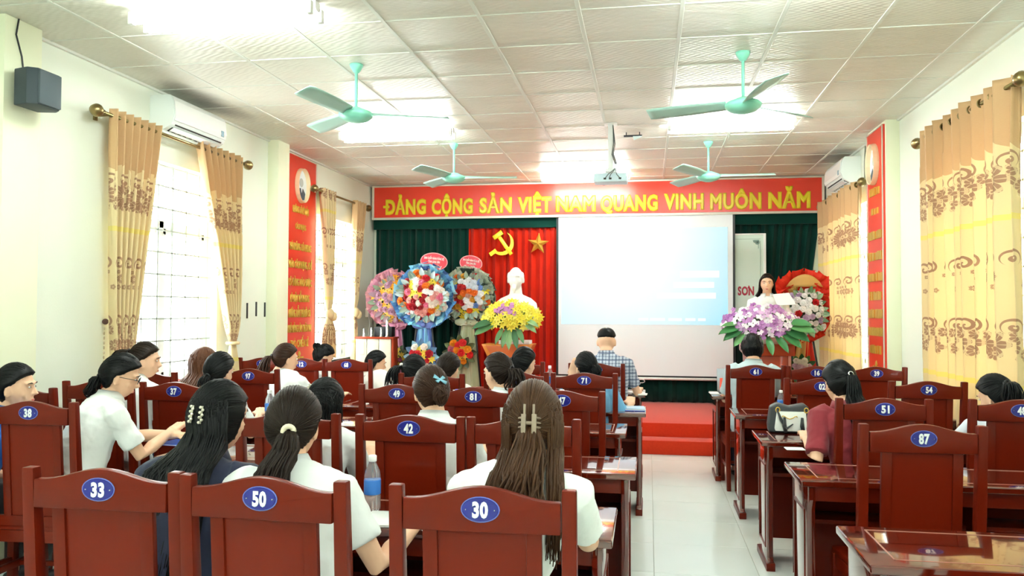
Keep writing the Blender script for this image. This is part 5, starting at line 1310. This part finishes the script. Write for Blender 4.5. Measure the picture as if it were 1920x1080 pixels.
HI = .0055
person('person in white polo with dark ponytail tied by a cream band, seated at chair 50', P(552, 728, 2.52), (-1.05, 2.36), 0, 2, 8, 'dark', 'pony', 'white', 'jeans', lh=(-1.3, 2.85, .79), rh=dk(778, 985), vox=HI, opt=dict(tie=(.30, -1, -.12), len=.32, w=.05, n=150, sway=(-.07, -.03), curl=.006, band='white', out=.035), sleeve=.66)
person('person in navy with long black hair and pearl clips, seated at chair 33', P(412, 716, 2.60), (-1.50, 2.38), 0, -20, 6, 'black', 'clip_long', 'navy', 'black', lh=(-1.75, 2.85, .79), rh=(-1.36, 2.95, .79), vox=HI, opt=dict(tie=(0, -1, .0), len=.50, nl=460, arc=(R(182), R(338)), spread=.03), extras=[('pearl', (.42, -1, .10), None, 1), ('pearl', (.02, -1, .10), None, 1)])
person('person in white with brown hair in a large claw clip, seated at chair 30', P(1000, 718, 2.50), (-.54, 2.34), 0, 0, 2, 'highlight', 'claw', 'white', 'jeans', lh=(-.62, 2.85, .79), rh=(-.22, 2.85, .79), vox=HI, opt=dict(tie=(.05, -1, .0), len=.36, w=.05, n=150, curl=.014, sides=True, g=.11, nl=240, arc=(R(186), R(352)), out=.03, thick=.022, sway=(-.03, -.03), taper=.9), extras=[('claw', (.05, -1, .12), None, 1)])
person('person with glasses and low black ponytail in white, leaning over a blue folder', P(226, 664, 4.05), (-3.0, 3.84), -35, -25, 18, 'black', 'pony', 'white', 'jeans', rh=dk(322, 808, .84), lh=dk(330, 815, .82), vox=HI, glasses=True, opt=dict(tie=(-.1, -1, -.25), len=.13, w=.05, n=60, curl=.01, out=.03, thick=.02))
person('person in bright blue with dark hair, face turned right, at left edge', P(30, 683, 3.8), (-3.50, 3.62), -12, -60, 2, 'black', 'bun', 'blue', 'black', vox=HI, lh=(-3.55, 4.0, .6), rh=(-3.25, 4.0, .6), opt=dict(tie=(.0, -1, .1)))
person('person in white with a high brown ponytail, in profile by the nearer left window', P(272, 643, 5.05), (-3.42, 4.9), -20, -45, 4, 'dark', 'pony', 'white', 'jeans', vox=.008, opt=dict(tie=(0, -.85, .4), len=.22, w=.045, out=.08))
person('person in a red blouse with long brown hair before the left window', P(382, 652, 5.75), (-3.50, 5.62), 0, -30, 4, 'chestnut', 'long', 'red', 'black', opt=dict(len=.34))
person('person with a black bob of hair and white shirt seated at chair 37', P(412, 662, 4.98), (-2.84, 4.86), 0, -12, 10, 'black', 'pony', 'white', 'black', vox=.008, opt=dict(tie=(0, -1, -.3), len=.07, w=.03, thick=.022))
person('person in white with a reddish brown ponytail beside chair 97', P(536, 645, 6.25), (-2.74, 6.12), -10, -35, 6, 'brown', 'pony', 'white', 'jeans', opt=dict(tie=(-.1, -1, .1), len=.2, w=.045, sway=(-.03, 0)))
person('person with black hair in a white band bending down before the far left curtain', P(606, 646, 7.62), (-3.12, 7.38), 0, -50, 28, 'black', 'pony', 'white', 'black', opt=dict(tie=(0, -.8, .6), len=.12, w=.03), extras=[('ball', (0, -.8, .62), None, 1)])
person('person with a low dark ponytail and white scrunchie before the beige cabinet', P(705, 658, 7.7), (-2.46, 7.5), -15, -40, 12, 'black', 'pony', 'cream', 'black', opt=dict(tie=(-.1, -1, -.2), len=.16, w=.03), extras=[('ball', (-.1, -1, -.2), None, 1)])
person('person with a thick black ponytail before the blue wreath', P(776, 666, 6.3), (-1.86, 6.1), 0, -25, 14, 'black', 'pony', 'white', 'black', opt=dict(tie=(-.55, -.85, .1), len=.24, w=.05, out=.07), extras=[('ball', (-.5, -.85, .2), None, 1)])
person('person with short dark hair before the green-leaved wreath', P(841, 662, 6.12), (-1.55, 5.98), 0, -15, 18, 'dark', 'pony', 'cream', 'black', opt=dict(tie=(0, -1, -.4), len=.05, w=.03, thick=.022))
person('person in white with dark wavy ponytail, face turned left, at chair 81', P(934, 663, 5.05), (-.98, 4.94), 8, 50, 6, 'dark', 'pony', 'white', 'jeans', vox=.008, opt=dict(tie=(.0, -1, .15), len=.22, w=.055, curl=.012, out=.05))
person('person with a dark ponytail in front of the bust pedestal, seated at chair 73', P(983, 652, 6.3), (-.98, 6.2), 0, -35, 6, 'black', 'pony', 'cream', 'black', opt=dict(tie=(-.45, -.95, .15), len=.2, w=.04))
person('person with brown bun and pale blue bow clip, seated at chair 42', P(808, 687, 3.86), (-1.02, 3.66), 0, 32, 8, 'brown', 'bun', 'white', 'black', vox=.0065, opt=dict(tie=(.12, -1, -.15), thick=.02), extras=[('bow', (.15, -.85, .35), None, 1)])
person('person with a dark bob of hair and pearl clip beside chair 42', P(609, 711, 3.8), (-1.6, 3.64), 0, -15, 14, 'black', 'clip_long', 'white', 'black', vox=.0065, opt=dict(len=.10, nl=200, tie=(-.3, -1, .3)), extras=[('pearl', (-.45, -.85, .45), None, 1)])
person('man in a blue plaid shirt with flat-top black hair seen against the screen', P(1137, 615, 7.5), (-.36, 7.34), 0, 0, 14, 'black', 'flat', 'plaid', 'jeans', male=True, vox=.009, lh=(-.62, 7.75, .79), rh=(-.08, 7.72, .79))
person('person in a light blue shirt resting the head on a hand, seated at chair 71', P(1099, 660, 6.32), (-.45, 6.18), 0, 28, 12, 'black', 'bun', 'lblue', 'jeans', opt=dict(tie=(.35, -1, -.25), thick=.018), lh=P(1071, 702, 6.44), rh=(-.14, 6.46, .79))
person('man with short black hair and pale plaid collar seated at chair 61', P(1410, 628, 7.5), (.90, 7.36), 0, 4, 8, 'black', 'short', 'plaid2', 'jeans', male=True, opt=dict(thick=.02))
person('person in dark red top with a long dark ponytail, beside the handbag', P(1574, 678, 4.88), (1.2, 4.78), 6, 12, 10, 'black', 'twist', 'maroon', 'black', vox=.0065, opt=dict(tie=(.05, -1, .3), len=.36, w=.04, n=80, twist=.006, thick=.02, out=.04), lh=dk(1512, 822, .80), rh=(1.4, 5.1, .79), sleeve=.85, extras=[('ring', (.05, -1, .32), None, 1)])
person('person in pale blue-white with a black ponytail leaning forward at chair 48', P(1868, 703, 4.98), (1.88, 4.8), 10, 22, 20, 'black', 'pony', 'pale', 'black', vox=.0065, opt=dict(tie=(-.25, -1, .4), len=.2, w=.05, thick=.02), lh=(1.62, 5.2, .79), rh=(2.0, 5.25, .79))
sh_ = thing('white_shoe', 'white shoe on the floor by the right second desk', 'shoe', (.98, 4.55, 0), R(10))
MB().loft([(0, -.12, .03), (0, -.11, .035), (0, -.04, .04), (0, .05, .03), (0, .11, .022), (0, .125, .018)], (1, 0, 0), [.01, .032, .036, .042, .034, .008], [.01, .03, .038, .03, .02, .01], 14).obj('shoe_upper', BWH, sh_, smooth=True)
MB().loft([(0, -.12, .006), (0, -.11, .006), (0, .05, .006), (0, .12, .006)], (1, 0, 0), [.01, .034, .044, .02], [.006, .006, .006, .006], 14).obj('sole', CAPM, sh_, smooth=True)
spk = person('person with long dark hair and white collared shirt standing and speaking behind the lectern', P(1438, 512, 9.85), (at(1440, 560, 9.85).x, 9.86), 180, -9, 2, 'dark', 'longfront', 'white', 'black', stand=True, floor=.3, vox=.007, opt=dict(len=.30, thick=.010, nl=110, arc=(R(168), R(372))), lh=(1.7, 9.62, 1.28), rh=(1.2, 9.62, 1.28))
tag(MB().prism([(-.13, 0), (.05, .02), (.12, -.13), (-.09, -.14)], 1, -.002, .002).obj('speech_paper', PAPER, loc=(at(1470, 560, 9.65).x, 9.62, at(1470, 552, 9.65).z), rot=(R(-25), 0, 0)), 'white speech paper held up beside the speaking person', 'paper')
